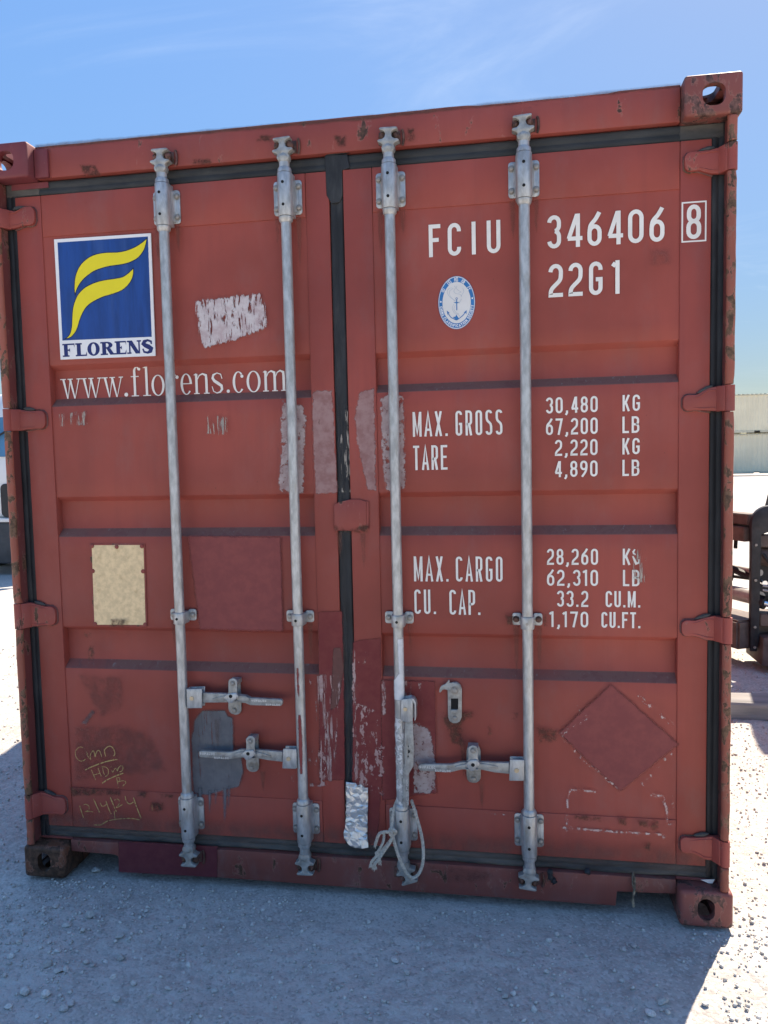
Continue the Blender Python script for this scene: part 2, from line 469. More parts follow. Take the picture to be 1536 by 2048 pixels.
def glyph(ch, w, h, s):
    """centre lines in a box of size w x h (stroke width s stays inside it)"""
    i = s / 2
    x0, x1, z0, z1 = i, w - i, i, h - i
    cx = w / 2; W = x1 - x0
    r = W / 2
    rz = min(r * 1.15, (z1 - z0) / 4)
    mid = h * 0.52
    U = 'butt'
    if ch == 'I': return [[(cx, 0), (cx, h)]]
    if ch == 'T': return [[(0, z1), (w, z1)], [(cx, 0), (cx, z1)]]
    if ch == 'L': return [[(x0, h), (x0, z0), (w, z0)]]
    if ch == 'F': return [[(w, z1), (x0, z1), (x0, 0)], [(x0, mid), (w * 0.85, mid)]]
    if ch == 'E': return [[(w, z1), (x0, z1), (x0, z0), (w, z0)], [(x0, mid), (w * 0.88, mid)]]
    if ch == 'H': return [[(x0, 0), (x0, h)], [(x1, 0), (x1, h)], [(x0, mid), (x1, mid)]]
    if ch == 'N': return [[(x0, 0), (x0, h)], [(x1, 0), (x1, h)], [(x0, h - i), (x1, i)]]
    if ch == 'M': return [[(x0, 0), (x0, h)], [(x1, 0), (x1, h)], [(x0 + s * 0.1, h - i * 0.6), (cx, h * 0.12), (x1 - s * 0.1, h - i * 0.6)]]
    if ch == 'A': return [[(x0 - i * 0.4, 0), (cx, h - i * 0.7), (x1 + i * 0.4, 0)], [(x0 + W * 0.2, h * 0.27), (x1 - W * 0.2, h * 0.27)]]
    if ch == 'X': return [[(x0, 0), (x1, h)], [(x0, h), (x1, 0)]]
    if ch == 'Y': return [[(x0, h), (cx, h * 0.45), (x1, h)], [(cx, 0), (cx, h * 0.47)]]
    if ch == 'K': return [[(x0, 0), (x0, h)], [(x1, h), (x0 + i, h * 0.42)], [(x0 + W * 0.38, h * 0.55), (x1, 0)]]
    if ch == 'U': return [[(x0, h)] + arc(cx, z0 + rz, r, rz, 180, 360) + [(x1, h)]]
    if ch in 'O0': return [('closed', arc(cx, z1 - rz, r, rz, 0, 180) + arc(cx, z0 + rz, r, rz, 180, 360))]
    if ch == 'C': return [arc(cx, z1 - rz, r, rz, -12, 180) + arc(cx, z0 + rz, r, rz, 180, 372)]
    if ch == 'G': return [arc(cx, z1 - rz, r, rz, -12, 180) + arc(cx, z0 + rz, r, rz, 180, 360) + [(x1, h * 0.47), (cx, h * 0.47)]]
    if ch == 'P': return [[(x0, 0), (x0, z1)] + arc(x1 - r, z1 - rz, r, rz, 90, 0)[0:] + arc(x1 - r, h * 0.43 + rz, r, rz, 0, -90) + [(x0, h * 0.43)]]
    if ch == 'R': return [[(x0, 0), (x0, z1)] + arc(x1 - r, z1 - rz, r, rz, 90, 0) + arc(x1 - r, h * 0.45 + rz, r, rz, 0, -90) + [(x0, h * 0.45)], [(cx + W * 0.05, h * 0.45), (x1, 0)]]
    if ch == 'B': return [('closed', [(x0, z0), (x0, z1)] + arc(x1 - r, z1 - rz * .9, r * .92, rz * .9, 90, 0) + arc(x1 - r, mid + rz * .9, r * .92, rz * .9, 0, -80) + arc(x1 - r, mid - rz * .95, r, rz * .95, 80, 0) + arc(x1 - r, z0 + rz, r, rz, 0, -90)), [(x0, mid), (cx, mid)]]
    if ch == 'S': return [arc(cx, z1 - rz, r, rz, 5, 180) + [(x0, h * 0.68)] + smooth([(x0, h * 0.68), (x0 + W * .18, h * .57), (x1 - W * .18, h * .45), (x1, h * .33)], 4)[1:] + arc(cx, z0 + rz, r, rz, 0, -185)]
    if ch == '1': return [[(cx + w * .12, 0), (cx + w * .12, h)], [(cx + w * .12 - i, h * 0.93), (0, h * 0.82)]]
    if ch == '2': return [arc(cx, z1 - rz, r, rz, 180, 0) + [(x1, z1 - rz * 1.3)] + smooth([(x1, z1 - rz * 1.3), (x1 - W * .12, h * .5), (x0 + W * .12, h * .25), (x0, z0)], 5)[1:] + [(w, z0)]]
    if ch == '3': return [arc(cx, z1 - rz, r, rz, 175, 0) + arc(cx, mid + rz, r, rz, 0, -80), arc(cx, mid - rz, r, rz, 80, 0) + arc(cx, z0 + rz, r, rz, 0, -175)]
    if ch == '4': return [[(x1 - W * .18, 0), (x1 - W * .18, h)], [(x1 - W * .18 - s * .2, h - i * .3), (x0 + s * .1, h * .26)], [(x0 - i * .2, h * .26), (w * 1.02, h * .26)]]
    if ch == '5': return [[(w, z1), (x0, z1), (x0, mid)] + arc(cx, z0 + rz * 1.2, r, rz * 1.2, 110, -170)]
    if ch == '6':
        ry = rz * 1.05
        return [('closed', arc(cx, z0 + ry + h * .16, r, ry, 0, 180) + arc(cx, z0 + ry, r, ry, 180, 360)), smooth([(x0, z0 + ry + h * .16), (x0 + W * .12, h * .62), (cx + W * .1, h * .8), (x1 - W * .02, h)], 5)]
    if ch == '7': return [[(0, z1), (x1, z1), (cx - W * .12, 0)]]
    if ch == '8': return [('closed', arc(cx, z1 - rz * .92, r * .9, rz * .92, -70, 250) + arc(cx, z0 + rz * 1.02, r, rz * 1.02, 110, 430))] if False else [
        ('closed', arc(cx, z1 - rz, r * .92, rz, 0, 180) + arc(cx, mid + rz * .9, r * .92, rz * .9, 180, 360)), ('closed', arc(cx, mid - rz, r, rz, 0, 180) + arc(cx, z0 + rz, r, rz, 180, 360))]
    if ch == '9': return [('closed', arc(cx, z1 - rz, r, rz, 0, 180) + arc(cx, h * .47 + rz, r, rz, 180, 360)), smooth([(x1, z1 - rz), (x1, h * .55), (x1 - W * .2, h * .3), (x0 + W * .15, 0)], 5)]
    if ch == '.': return [[(cx, 0), (cx, s * 1.1)]]
    if ch == ',': return [[(cx + s * .1, s * 1.2), (cx + s * .1, s * .1), (cx - s * .5, -s * .9)]]
    return []

WID = {'I': .34, '1': .62, '.': .36, ',': .42, 'M': 1.22, 'T': 0.95, 'L': .85, ' ': 0.9}
def lettering(text, x0, x1, z0, z1, s, y, mb, gap=0.34, widths=None):
    """text set between x0 and x1 on baseline z0 with cap height z1-z0"""
    ws = [(widths or {}).get(c, WID.get(c, 1.0)) for c in text]
    tot = sum(ws) + gap * (len(text) - 1)
    k = (x1 - x0) / tot
    x = x0
    for c, w in zip(text, ws):
        yy = y
        for g in glyph(c, w * k, z1 - z0, s):
            closed = isinstance(g, tuple)
            pts = g[1] if closed else g
            clean = [pts[0]]
            for p in pts[1:]:
                if (Vector(p) - Vector(clean[-1])).length > 1e-5: clean.append(p)
            if closed and (Vector(clean[0]) - Vector(clean[-1])).length < 1e-5: clean.pop()
            stroke(mb, [(x + p[0], z0 + p[1]) for p in clean], s, yy, closed)
            yy -= 0.00008
        x += (w + gap) * k

# signed-distance film for stains, worn paint and torn stickers
def decal(name, poly, mat, parent, y, cell=0.005, margin=0.02, label=None, curve=None):
    P = np.array(poly, float)
    x0, z0 = P.min(0) - margin; x1, z1 = P.max(0) + margin
    nx = max(2, int((x1 - x0) / cell)); nz = max(2, int((z1 - z0) / cell))
    xs = np.linspace(x0, x1, nx + 1); zs = np.linspace(z0, z1, nz + 1)
    X, Z = np.meshgrid(xs, zs)
    d = np.full(X.shape, 1e9); inside = np.zeros(X.shape, bool)
    for i in range(len(P)):
        a = P[i]; b = P[(i + 1) % len(P)]
        e = b - a; L2 = max(e @ e, 1e-12)
        t = np.clip(((X - a[0]) * e[0] + (Z - a[1]) * e[1]) / L2, 0, 1)
        d = np.minimum(d, np.hypot(X - a[0] - t * e[0], Z - a[1] - t * e[1]))
        c = ((a[1] > Z) != (b[1] > Z)) & (X < (b[0] - a[0]) * (Z - a[1]) / ((b[1] - a[1]) if abs(b[1] - a[1]) > 1e-12 else 1e-12) + a[0])
        inside ^= c
    sd = np.where(inside, d, -d)
    Y = np.full(X.shape, y) if curve is None else curve(X, Z)
    V = np.stack([X.ravel(), Y.ravel(), Z.ravel()], 1)
    I = np.arange((nx + 1) * (nz + 1)).reshape(nz + 1, nx + 1)
    F = np.stack([I[:-1, :-1].ravel(), I[:-1, 1:].ravel(), I[1:, 1:].ravel(), I[1:, :-1].ravel()], 1)
    s = sd.ravel()
    keep = (s[F].max(1) > -margin)
    F = F[keep]
    used = np.unique(F); remap = np.full(len(V), -1); remap[used] = np.arange(len(used))
    me = bpy.data.meshes.new(name)
    me.from_pydata(V[used].tolist(), [], remap[F].tolist())
    at = me.attributes.new('edge', 'FLOAT', 'POINT')
    at.data.foreach_set('value', s[used].astype(np.float32))
    me.materials.append(mat)
    return link(name, me, parent, label)

# ------------------------------------------------------------------ ground
def fbm(X, Y, seed, octaves=4, lac=2.0, gain=0.5):
    rs = np.random.default_rng(seed)
    out = np.zeros(X.shape); amp = 1.0
    for o in range(octaves):
        T = rs.random((256, 256))
        xi = np.floor(X).astype(int); yi = np.floor(Y).astype(int)
        fx = X - xi; fy = Y - yi
        fx = fx * fx * (3 - 2 * fx); fy = fy * fy * (3 - 2 * fy)
        g = lambda a, b: T[a % 256, b % 256]
        out += amp * ((g(xi, yi) * (1 - fx) + g(xi + 1, yi) * fx) * (1 - fy) + (g(xi, yi + 1) * (1 - fx) + g(xi + 1, yi + 1) * fx) * fy - 0.5)
        X = X * lac + 17.3; Y = Y * lac + 9.1; amp *= gain
    return out

def height(X, Y):
    near = np.exp(-((np.maximum(0, np.abs(X - 1.2) - 4) / 3) ** 2)) * np.exp(-((np.maximum(0, np.abs(Y - 1.0) - 4) / 4) ** 2))
    h = 0.016 * fbm(X * 1.3, Y * 1.3, 1, 3) + 0.009 * fbm(X * 9, Y * 9, 2, 3) + 0.006 * fbm(X * 34, Y * 34, 3, 3, 2.0, 0.6)
    far = 0.25 * fbm(X * 0.05, Y * 0.05, 4, 3) * np.clip((np.hypot(X, Y) - 14) / 40, 0, 1)
    # settled flat where the castings and the sill stand
    d = np.hypot(np.maximum(0, np.abs(X - 1.22) - 1.25), np.maximum(0, np.abs(Y - 3.0) - 3.05))
    flat = np.clip(d / 0.12, 0, 1)
    return h * near * (0.25 + 0.75 * flat) - 0.003 - 0.006 * (1 - flat) + far

def axis(lo, hi, step, end, grow=1.09):
    a = list(np.arange(lo, hi + 1e-6, step))
    s = step; p = a[-1]
    while p < end: s *= grow; p += s; a.append(p)
    s = step; p = a[0]; b = []
    while p > -end: s *= grow; p -= s; b.append(p)
    return np.array(b[::-1] + a)
gx = axis(-1.1, 3.6, 0.0095, 900); gy = axis(-1.35, 0.35, 0.0085, 900, 1.035)
GX, GY = np.meshgrid(gx, gy)
GZ = height(GX, GY)
NI = np.arange(GX.size).reshape(GX.shape)
GF = np.stack([NI[:-1, :-1].ravel(), NI[:-1, 1:].ravel(), NI[1:, 1:].ravel(), NI[1:, :-1].ravel()], 1)
def np_mesh(name, V, F):
    me = bpy.data.meshes.new(name)
    V = np.asarray(V, np.float32); F = np.asarray(F, np.int32); k = F.shape[1]
    me.vertices.add(len(V)); me.vertices.foreach_set('co', V.ravel())
    me.loops.add(F.size); me.loops.foreach_set('vertex_index', F.ravel())
    me.polygons.add(len(F)); me.polygons.foreach_set('loop_start', np.arange(0, F.size, k, dtype=np.int32))
    me.polygons.foreach_set('loop_total', np.full(len(F), k, np.int32))
    me.update(calc_edges=True)
    return me
g_me = np_mesh('gravel_ground', np.stack([GX.ravel(), GY.ravel(), GZ.ravel()], 1), GF)
g_me.polygons.foreach_set('use_smooth', [True] * len(g_me.polygons))
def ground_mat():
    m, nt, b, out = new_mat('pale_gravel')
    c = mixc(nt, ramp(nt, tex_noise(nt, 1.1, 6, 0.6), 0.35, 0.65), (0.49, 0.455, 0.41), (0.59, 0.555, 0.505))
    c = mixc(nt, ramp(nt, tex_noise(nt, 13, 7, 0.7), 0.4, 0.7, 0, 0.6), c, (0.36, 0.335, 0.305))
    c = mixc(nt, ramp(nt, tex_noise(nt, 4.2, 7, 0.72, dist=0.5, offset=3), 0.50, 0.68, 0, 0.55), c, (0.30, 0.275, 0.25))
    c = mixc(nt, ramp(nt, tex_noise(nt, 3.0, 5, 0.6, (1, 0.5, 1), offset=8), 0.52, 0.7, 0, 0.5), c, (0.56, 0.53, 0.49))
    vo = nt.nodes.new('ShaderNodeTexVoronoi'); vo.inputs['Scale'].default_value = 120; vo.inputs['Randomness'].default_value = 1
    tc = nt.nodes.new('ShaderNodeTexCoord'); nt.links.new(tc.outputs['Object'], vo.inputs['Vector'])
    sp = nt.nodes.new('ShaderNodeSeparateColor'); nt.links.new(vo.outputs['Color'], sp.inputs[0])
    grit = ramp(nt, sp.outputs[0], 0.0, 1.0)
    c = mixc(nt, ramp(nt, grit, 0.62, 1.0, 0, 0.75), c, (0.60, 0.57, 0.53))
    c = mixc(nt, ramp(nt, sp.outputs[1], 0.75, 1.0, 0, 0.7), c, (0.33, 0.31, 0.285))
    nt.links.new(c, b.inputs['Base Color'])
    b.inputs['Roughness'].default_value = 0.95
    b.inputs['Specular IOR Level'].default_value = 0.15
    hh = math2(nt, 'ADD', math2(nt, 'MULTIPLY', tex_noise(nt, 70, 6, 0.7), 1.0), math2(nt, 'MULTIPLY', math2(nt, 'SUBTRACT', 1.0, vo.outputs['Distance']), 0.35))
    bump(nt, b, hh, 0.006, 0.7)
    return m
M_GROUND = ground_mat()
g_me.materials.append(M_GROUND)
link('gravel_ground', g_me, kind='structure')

# ------------------------------------------------------------------ red container: structure
BOX = empty('shipping_container', (1.219, 0.045, 0.0), 'weathered red steel shipping container with closed double doors facing the viewer', 'shipping container')
L_END = 6.058

def baked(o):
    dg = bpy.context.evaluated_depsgraph_get()
    dg.update()
    return bpy.data.meshes.new_from_object(o.evaluated_get(dg))

def casting(name, x0, y0, z0, mat, top, flip, label=None, back=False):
    """ISO corner fitting 162 x 178 x 118 mm, hollow, with end, side and top/bottom openings"""
    b = MB(); b.box(0, 0.162, 0, 0.178, 0, 0.118, 0.009 if top else 0.014, 3)
    me = bpy.data.meshes.new(name); me.from_pydata(b.v, [], b.f)
    base = bpy.data.objects.new(name, me); COL.objects.link(base)
    cut = MB()
    cut.box(0.026, 0.136, 0.026, 0.152, 0.024, 0.094)
    cutters = [cut]
    c2 = MB()
    if top: poly = rrect(0.082 - 0.032, 0.082 + 0.032, 0.026, 0.090, 0.026, 6)
    else: poly = rrect(0.08 - 0.0255, 0.08 + 0.0255, 0.026, 0.096, 0.0253, 7)
    c2.prism(poly, -0.02, 0.04, 'y'); cutters.append(c2)
    c3 = MB(); pz = rrect(0.089 - 0.034, 0.089 + 0.034, 0.028, 0.090, 0.024, 6)
    c3.prism(pz, 0.12, 0.19, 'x'); cutters.append(c3)
    c4 = MB(); c4.prism(rrect(0.081 - 0.03, 0.081 + 0.03, 0.089 - 0.058, 0.089 + 0.058, 0.028, 6), (0.08 if top else -0.02), (0.14 if top else 0.04), 'z'); cutters.append(c4)
    tmp = []
    for c in cutters:
        mm = bpy.data.meshes.new('cut'); mm.from_pydata(c.v, [], c.f)
        oo = bpy.data.objects.new('cut', mm); COL.objects.link(oo); tmp.append(oo)
        md = base.modifiers.new('b', 'BOOLEAN'); md.operation = 'DIFFERENCE'; md.object = oo; md.solver = 'EXACT'
    me2 = baked(base)
    for oo in tmp + [base]: bpy.data.objects.remove(oo)
    if flip: me2.transform(Matrix.Translation((0.162, 0, 0)) @ Matrix.Scale(-1, 4, (1, 0, 0))); me2.flip_normals()
    if back: me2.transform(Matrix.Translation((0, 0.178, 0)) @ Matrix.Scale(-1, 4, (0, 1, 0))); me2.flip_normals()
    me2.transform(Matrix.Translation((x0, y0, z0)))
    me2.materials.clear(); me2.materials.append(mat)
    me2.polygons.foreach_set('use_smooth', [True] * len(me2.polygons))
    me2.set_sharp_from_angle(angle=math.radians(30))
    return link('corner_casting', me2, BOX, label)
# outer side opening is at local x=0.162, so the right-hand fittings keep it and the left-hand ones are mirrored
casting('corner_casting', 2.276, 0.0, 2.473, M_CAST, True, False, 'chipped upper right corner casting')
casting('corner_casting', 0.0, 0.0, 2.473, M_CASTM, True, True, 'maroon repainted upper left corner casting')
casting('corner_casting', 2.276, 0.0, 0.0, M_CAST, False, False, 'scraped lower right corner casting')
casting('corner_casting', 0.0, 0.0, 0.0, M_CASTR, False, True, 'rusty lower left corner casting')
for x, fl in ((0.0, True), (2.276, False)):
    casting('corner_casting', x, L_END - 0.178, 2.473, M_CAST, True, fl, None, True)
    casting('corner_casting', x, L_END - 0.178, 0.0, M_CAST, False, fl, None, True)

# header beam with wavy dented top edge
b = MB()
NZ = 60
top = [(0.163 + (2.112) * i / NZ, 2.5865 + 0.0022 * mn.noise((i * 0.31, 3.1, 0)) - (0.004 if 42 < i < 55 else 0)) for i in range(NZ + 1)]
b.prism([(0.163, 2.479)] + [(2.275, 2.479)] + top[::-1], 0.045, 0.13, 'y', 0.004, 2)
HEAD = b.build('header_beam', M_FRAME, BOX)
b = MB()
b.box(0.164, 0.215, 0.035, 0.05, 2.4785, 2.575, 0.004, 2)
b.build('header_gusset', M_CASTM, BOX, 'maroon repainted strip beside the upper left casting')
for x0, x1 in ((0.036, 0.163), (2.275, 2.402)):
    b = MB(); b.box(x0, x1, 0.0595, 0.13, 2.43, 2.4725, 0.003); b.build('casting_seat', M_GASKETD, BOX)
b = MB(); b.box(0.06, 0.2, 0.056, 0.0593, 2.452, 2.472, 0.001); b.build('paint_drip', M_CASTM, BOX, 'maroon overpaint below the upper left casting')
# sill with the two fork cut-outs
b = MB()
b.prism([(0.163, 0.084), (0.335, 0.0815), (0.347, 0.076), (0.353, 0.0245), (1.2, 0.0225), (2.088, 0.0255), (2.092, 0.074), (2.275, 0.0795), (2.275, 0.128), (0.163, 0.128)], 0.045, 0.12, 'y', 0.003, 2)
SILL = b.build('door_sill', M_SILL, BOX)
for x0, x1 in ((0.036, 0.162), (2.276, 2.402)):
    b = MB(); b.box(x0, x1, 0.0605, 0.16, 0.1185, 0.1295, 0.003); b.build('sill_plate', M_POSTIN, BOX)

# corner posts: inner angle plus front lugs split where the hinge barrels sit
HZ = {'L': ((2.3157, 2.3823), (1.6191, 1.6956), (0.915, 1.0054), (0.2158, 0.3041)), 'R': ((2.3168, 2.3948), (1.615, 1.692), (0.9068, 0.9871), (0.199, 0.2812))}
for side in 'LR':
    sgn = 1 if side == 'L' else -1
    X = (lambda x: x) if side == 'L' else (lambda x: 2.438 - x)
    b = MB()
    pr = [(0.012, 0.052), (0.0305, 0.052), (0.0305, 0.082), (0.072, 0.082), (0.072, 0.16), (0.012, 0.16)]
    b.prism([(X(p[0]), p[1]) for p in pr], 0.118, 2.473, 'z', 0.003)
    pr = [(0.0312, 0.018), (0.0345, 0.022), (0.0345, 0.081), (0.0312, 0.081)]
    b.prism([(X(p[0]), p[1]) for p in pr], 0.119, 2.472, 'z', 0.002)
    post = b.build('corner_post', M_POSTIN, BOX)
    zs = [0.119] + [v for a in sorted(HZ[side]) for v in (a[0] - 0.003, a[1] + 0.003)] + [2.472]
    for z0, z1 in zip(zs[0::2], zs[1::2]):
        b = MB()
        n = 26
        pr0 = [(0.0125, 0.058), (0.0125, 0.012), (0.016, 0.0045), (0.024, 0.002), (0.0325, 0.0035), (0.0385, 0.009), (0.0385, 0.0175), (0.029, 0.0175), (0.029, 0.058)]
        vs = []; fs = []
        k = len(pr0)
        for i in range(n + 1):
            z = z0 + (z1 - z0) * i / n
            for (px, py) in pr0:
                q = mn.noise((px * 60, z * 14, 7 if side == 'L' else 3)) * 0.0016 + mn.noise((px * 20, z * 60, 1)) * 0.0008
                e = 0.003 if i in (0, n) else 0
                vs.append((X(px + q * 0.6 + (e if px < 0.014 else 0)), py + q + e, z))
        for i in range(n):
            for j in range(k):
                fs.append((i * k + j, i * k + (j + 1) % k, (i + 1) * k + (j + 1) % k, (i + 1) * k + j))
        fs.append(tuple(range(k))); fs.append(tuple(range(n * k, n * k + k))[::-1])
        b.add(vs, fs)
        bm = bmesh.new(); me = bpy.data.meshes.new('t'); me.from_pydata(b.v, [], b.f); bm.from_mesh(me); bmesh.ops.recalc_face_normals(bm, faces=bm.faces)
        b = MB(); b.from_bm(bm)
        b.build('hinge_lug', M_POST, post, sharp=50)

# side walls, roof, rear wall, floor (unseen from the front but they cast the shade)
def corrugated(axis, a0, a1, base, depth, lo, hi, pitch=0.278):
    """trapezoid profile along axis; returns verts/faces of a single skin"""
    pts = []
    p = a0
    while p < a1 - 1e-6:
        for dx, dd in ((0, 0), (0.07, 0), (0.138, depth), (0.208, depth)):
            if p + dx <= a1: pts.append((p + dx, base + dd))
        p += pitch
    pts.append((a1, base))
    return pts
for x, d in ((0.012, 0.034), (2.426, -0.034)):
    pts = corrugated('y', 0.17, L_END - 0.17, x, d, 0, 0)
    vs = []; fs = []
    for i, (py, px) in enumerate(pts): vs += [(px, py, 0.15), (px, py, 2.53)]
    for i in range(len(pts) - 1): fs.append((2 * i, 2 * i + 2, 2 * i + 3, 2 * i + 1))
    b = MB(); b.add(vs, fs); b.build('side_wall', M_FRAME, BOX, sharp=20)
    xo = 0.006 if x < 1 else 2.372
    b = MB(); b.box(xo, xo + 0.06, 0.179, L_END - 0.179, 2.531, 2.585, 0.004); b.build('roof_rail', M_FRAME, BOX)
    b = MB(); b.box(xo, xo + 0.06, 0.179, L_END - 0.179, 0.03, 0.149, 0.004); b.build('floor_rail', M_SILL, BOX)
b = MB()
pts = corrugated('y', 0.132, L_END - 0.14, 2.5785, -0.018, 0, 0, 0.209)
vs = []; fs = []
for py, pz in pts: vs += [(0.066, py, pz), (2.372, py, pz)]
for i in range(len(pts) - 1): fs.append((2 * i, 2 * i + 1, 2 * i + 3, 2 * i + 2))
b.add(vs, fs); b.build('roof_panel', M_ROOF, BOX, sharp=20)
b = MB(); b.box(0.07, 2.368, 0.17, L_END - 0.1, 0.11, 0.149); b.build('floor_panel', M_POSTIN, BOX)
for i in range(9):
    b = MB(); y = 0.5 + i * 0.62; b.box(0.067, 2.371, y, y + 0.05, 0.035, 0.109, 0.003); b.build('cross_member', M_SILL, BOX)
b = MB(); b.box(0.05, 2.388, L_END - 0.08, L_END - 0.04, 0.119, 2.58, 0.004); b.build('rear_wall', M_FRAME, BOX)

# ------------------------------------------------------------------ doors
Y_STILE = 0.055; Y_SHEET = 0.058; Y_REC = 0.088
def make_door(xl, xr, sx0, sx1, recs, label):
    """door leaf: pressed sheet with three recessed bands between two stiles and two rails"""
    ZB, ZT = 0.320, 2.286
    prof = [(ZB - 0.02, Y_SHEET, 0)]
    for z0, z1 in recs:
        prof += [(z0 - 0.002, Y_SHEET, 0), (z0 + 0.001, Y_SHEET + 0.0015, 1), (z0 + 0.024, Y_REC - 0.001, 1), (z0 + 0.0262, Y_REC, 0),
                 (z1 - 0.0175, Y_REC, 0), (z1 - 0.0155, Y_REC - 0.001, 0), (z1 - 0.001, Y_SHEET + 0.0015, 0), (z1 + 0.002, Y_SHEET, 0)]
    prof.append((ZT + 0.02, Y_SHEET, 0))
    nx = 24
    xs = [sx0 - 0.01 + (sx1 - sx0 + 0.02) * i / nx for i in range(nx + 1)]
    # refine the long flat spans so that the sheet can be very slightly dished
    P = []
    for (za, ya, ma), (zb, yb, mb_) in zip(prof[:-1], prof[1:]):
        k = max(1, int((zb - za) / 0.05))
        for j in range(k):
            t = j / k; P.append((za + (zb - za) * t, ya + (yb - ya) * t, ma))
    P.append(prof[-1])
    b = MB()
    vs = []; fs = []; ms = []
    for z, y, _m in P:
        for x in xs:
            vs.append((x, y + 0.0017 * (1 + mn.noise((x * 3.1, z * 2.7, 4))), z))
    n = nx + 1
    for i in range(len(P) - 1):
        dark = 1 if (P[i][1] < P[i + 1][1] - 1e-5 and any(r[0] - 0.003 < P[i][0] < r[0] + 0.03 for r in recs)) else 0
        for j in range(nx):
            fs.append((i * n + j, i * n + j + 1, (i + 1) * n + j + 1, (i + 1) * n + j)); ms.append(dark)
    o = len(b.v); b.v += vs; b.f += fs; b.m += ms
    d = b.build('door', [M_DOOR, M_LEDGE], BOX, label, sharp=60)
    for a, c in ((xl, sx0), (sx1, xr)):
        s = MB(); s.box(a, c, Y_STILE, Y_STILE + 0.05, 0.172, 2.427, 0.0035, 2); s.build('stile', M_DOOR, d)
    for a, c in ((0.172, ZB), (ZT, 2.427)):
        s = MB(); s.box(sx0 + 0.0006, sx1 - 0.0006, Y_STILE + 0.0008, Y_STILE + 0.048, a + 0.0005, c, 0.003, 2); s.build('rail', M_DOOR, d)
    return d
DL = make_door(0.0715, 1.1915, 0.1685, 1.1125, ((0.7655, 0.9155), (1.2415, 1.3815), (1.7035, 1.8455)), 'left door leaf')
DR = make_door(1.2375, 2.3665, 1.333, 2.2765, ((0.7655, 0.9115), (1.2410, 1.3815), (1.7115, 1.8385)), 'right door leaf')

# rubber seals
def gasket(pts, w, axis, mat, seed, lab, wob=0.0015, y0=0.0605):
    """ribbed strip: two lips with a shallow groove, edges slightly wavy"""
    b = MB()
    (xa, za), (xb, zb) = pts
    n = 60
    prof = [(-0.5, 0.02), (-0.5, 0.003), (-0.42, 0.0), (-0.15, 0.0006), (-0.08, 0.0028), (0.0, 0.0028), (0.06, 0.001), (0.3, 0.0), (0.46, 0.003), (0.5, 0.006), (0.5, 0.02)]
    vs = []; fs = []; k = len(prof)
    for i in range(n + 1):
        t = i / n
        x = xa + (xb - xa) * t; z = za + (zb - za) * t
        for (u, dy) in prof:
            q = wob * (mn.noise((t * 23, u * 3, seed)) + 0.6 * mn.noise((t * 90, u * 2, seed + 5)))
            off = u * w + q
            vs.append((x + (off if axis == 'z' else 0), y0 + dy + 0.6 * q, z + (off if axis == 'x' else 0)))
    for i in range(n):
        for j in range(k - 1): fs.append((i * k + j, i * k + j + 1, (i + 1) * k + j + 1, (i + 1) * k + j))
    b.add(vs, fs)
    bm = bmesh.new(); me = bpy.data.meshes.new('t'); me.from_pydata(b.v, [], b.f); bm.from_mesh(me)
    for f in bm.faces: f.normal_update()
    if sum(f.normal.y for f in bm.faces) > 0: bmesh.ops.reverse_faces(bm, faces=bm.faces)
    b = MB(); b.from_bm(bm)
    return b.build('door_gasket', mat, BOX, lab, sharp=50)
gasket(((0.0535, 0.13), (0.0535, 2.474)), 0.044, 'z', M_GASKET, 1, 'black seal down the left edge')
gasket(((2.3905, 0.13), (2.3905, 2.474)), 0.047, 'z', M_GASKET, 2, 'black seal down the right edge')
gasket(((1.2145, 0.2), (1.2145, 2.43)), 0.043, 'z', M_GASKET, 3, 'black seal between the two doors', y0=0.0575)
gasket(((0.074, 2.452), (2.369, 2.452)), 0.047, 'x', M_GASKETT, 4, 'black seal along the top')
gasket(((0.072, 0.1505), (2.37, 0.1495)), 0.041, 'x', M_GASKETD, 5, 'dusty seal along the bottom', 0.003)
b = MB()
b.prism([(1.183, 2.474), (1.262, 2.478), (1.256, 2.4785), (1.2, 2.482), (1.184, 2.476)], 0.054, 0.06, 'y')
b.prism([(1.181, 2.476), (1.255, 2.474), (1.262, 2.43), (1.237, 2.425), (1.236, 2.345), (1.226, 2.325), (1.199, 2.322), (1.1905, 2.338), (1.183, 2.35)], 0.0532, 0.062, 'y', 0.0015)
b.build('door_gasket', M_GASKET, BOX, 'folded seal corner at the top of the door joint')
b = MB(); b.prism([(1.1995, 1.3533), (1.2371, 1.3611), (1.2709, 1.3607), (1.2927, 1.3538), (1.2904, 1.2591), (1.2717, 1.2542), (1.2175, 1.2578), (1.1816, 1.2564), (1.1822, 1.3434)], 0.0465, 0.054, 'y', 0.0015, 2)
b.prism([(1.2927, 1.3571), (1.3010, 1.3521), (1.2990, 1.2657), (1.2904, 1.2591)], 0.0475, 0.054, 'y', 0.001)
b.build('overlap_plate', M_HINGE, BOX, 'small red square plate over the door joint')

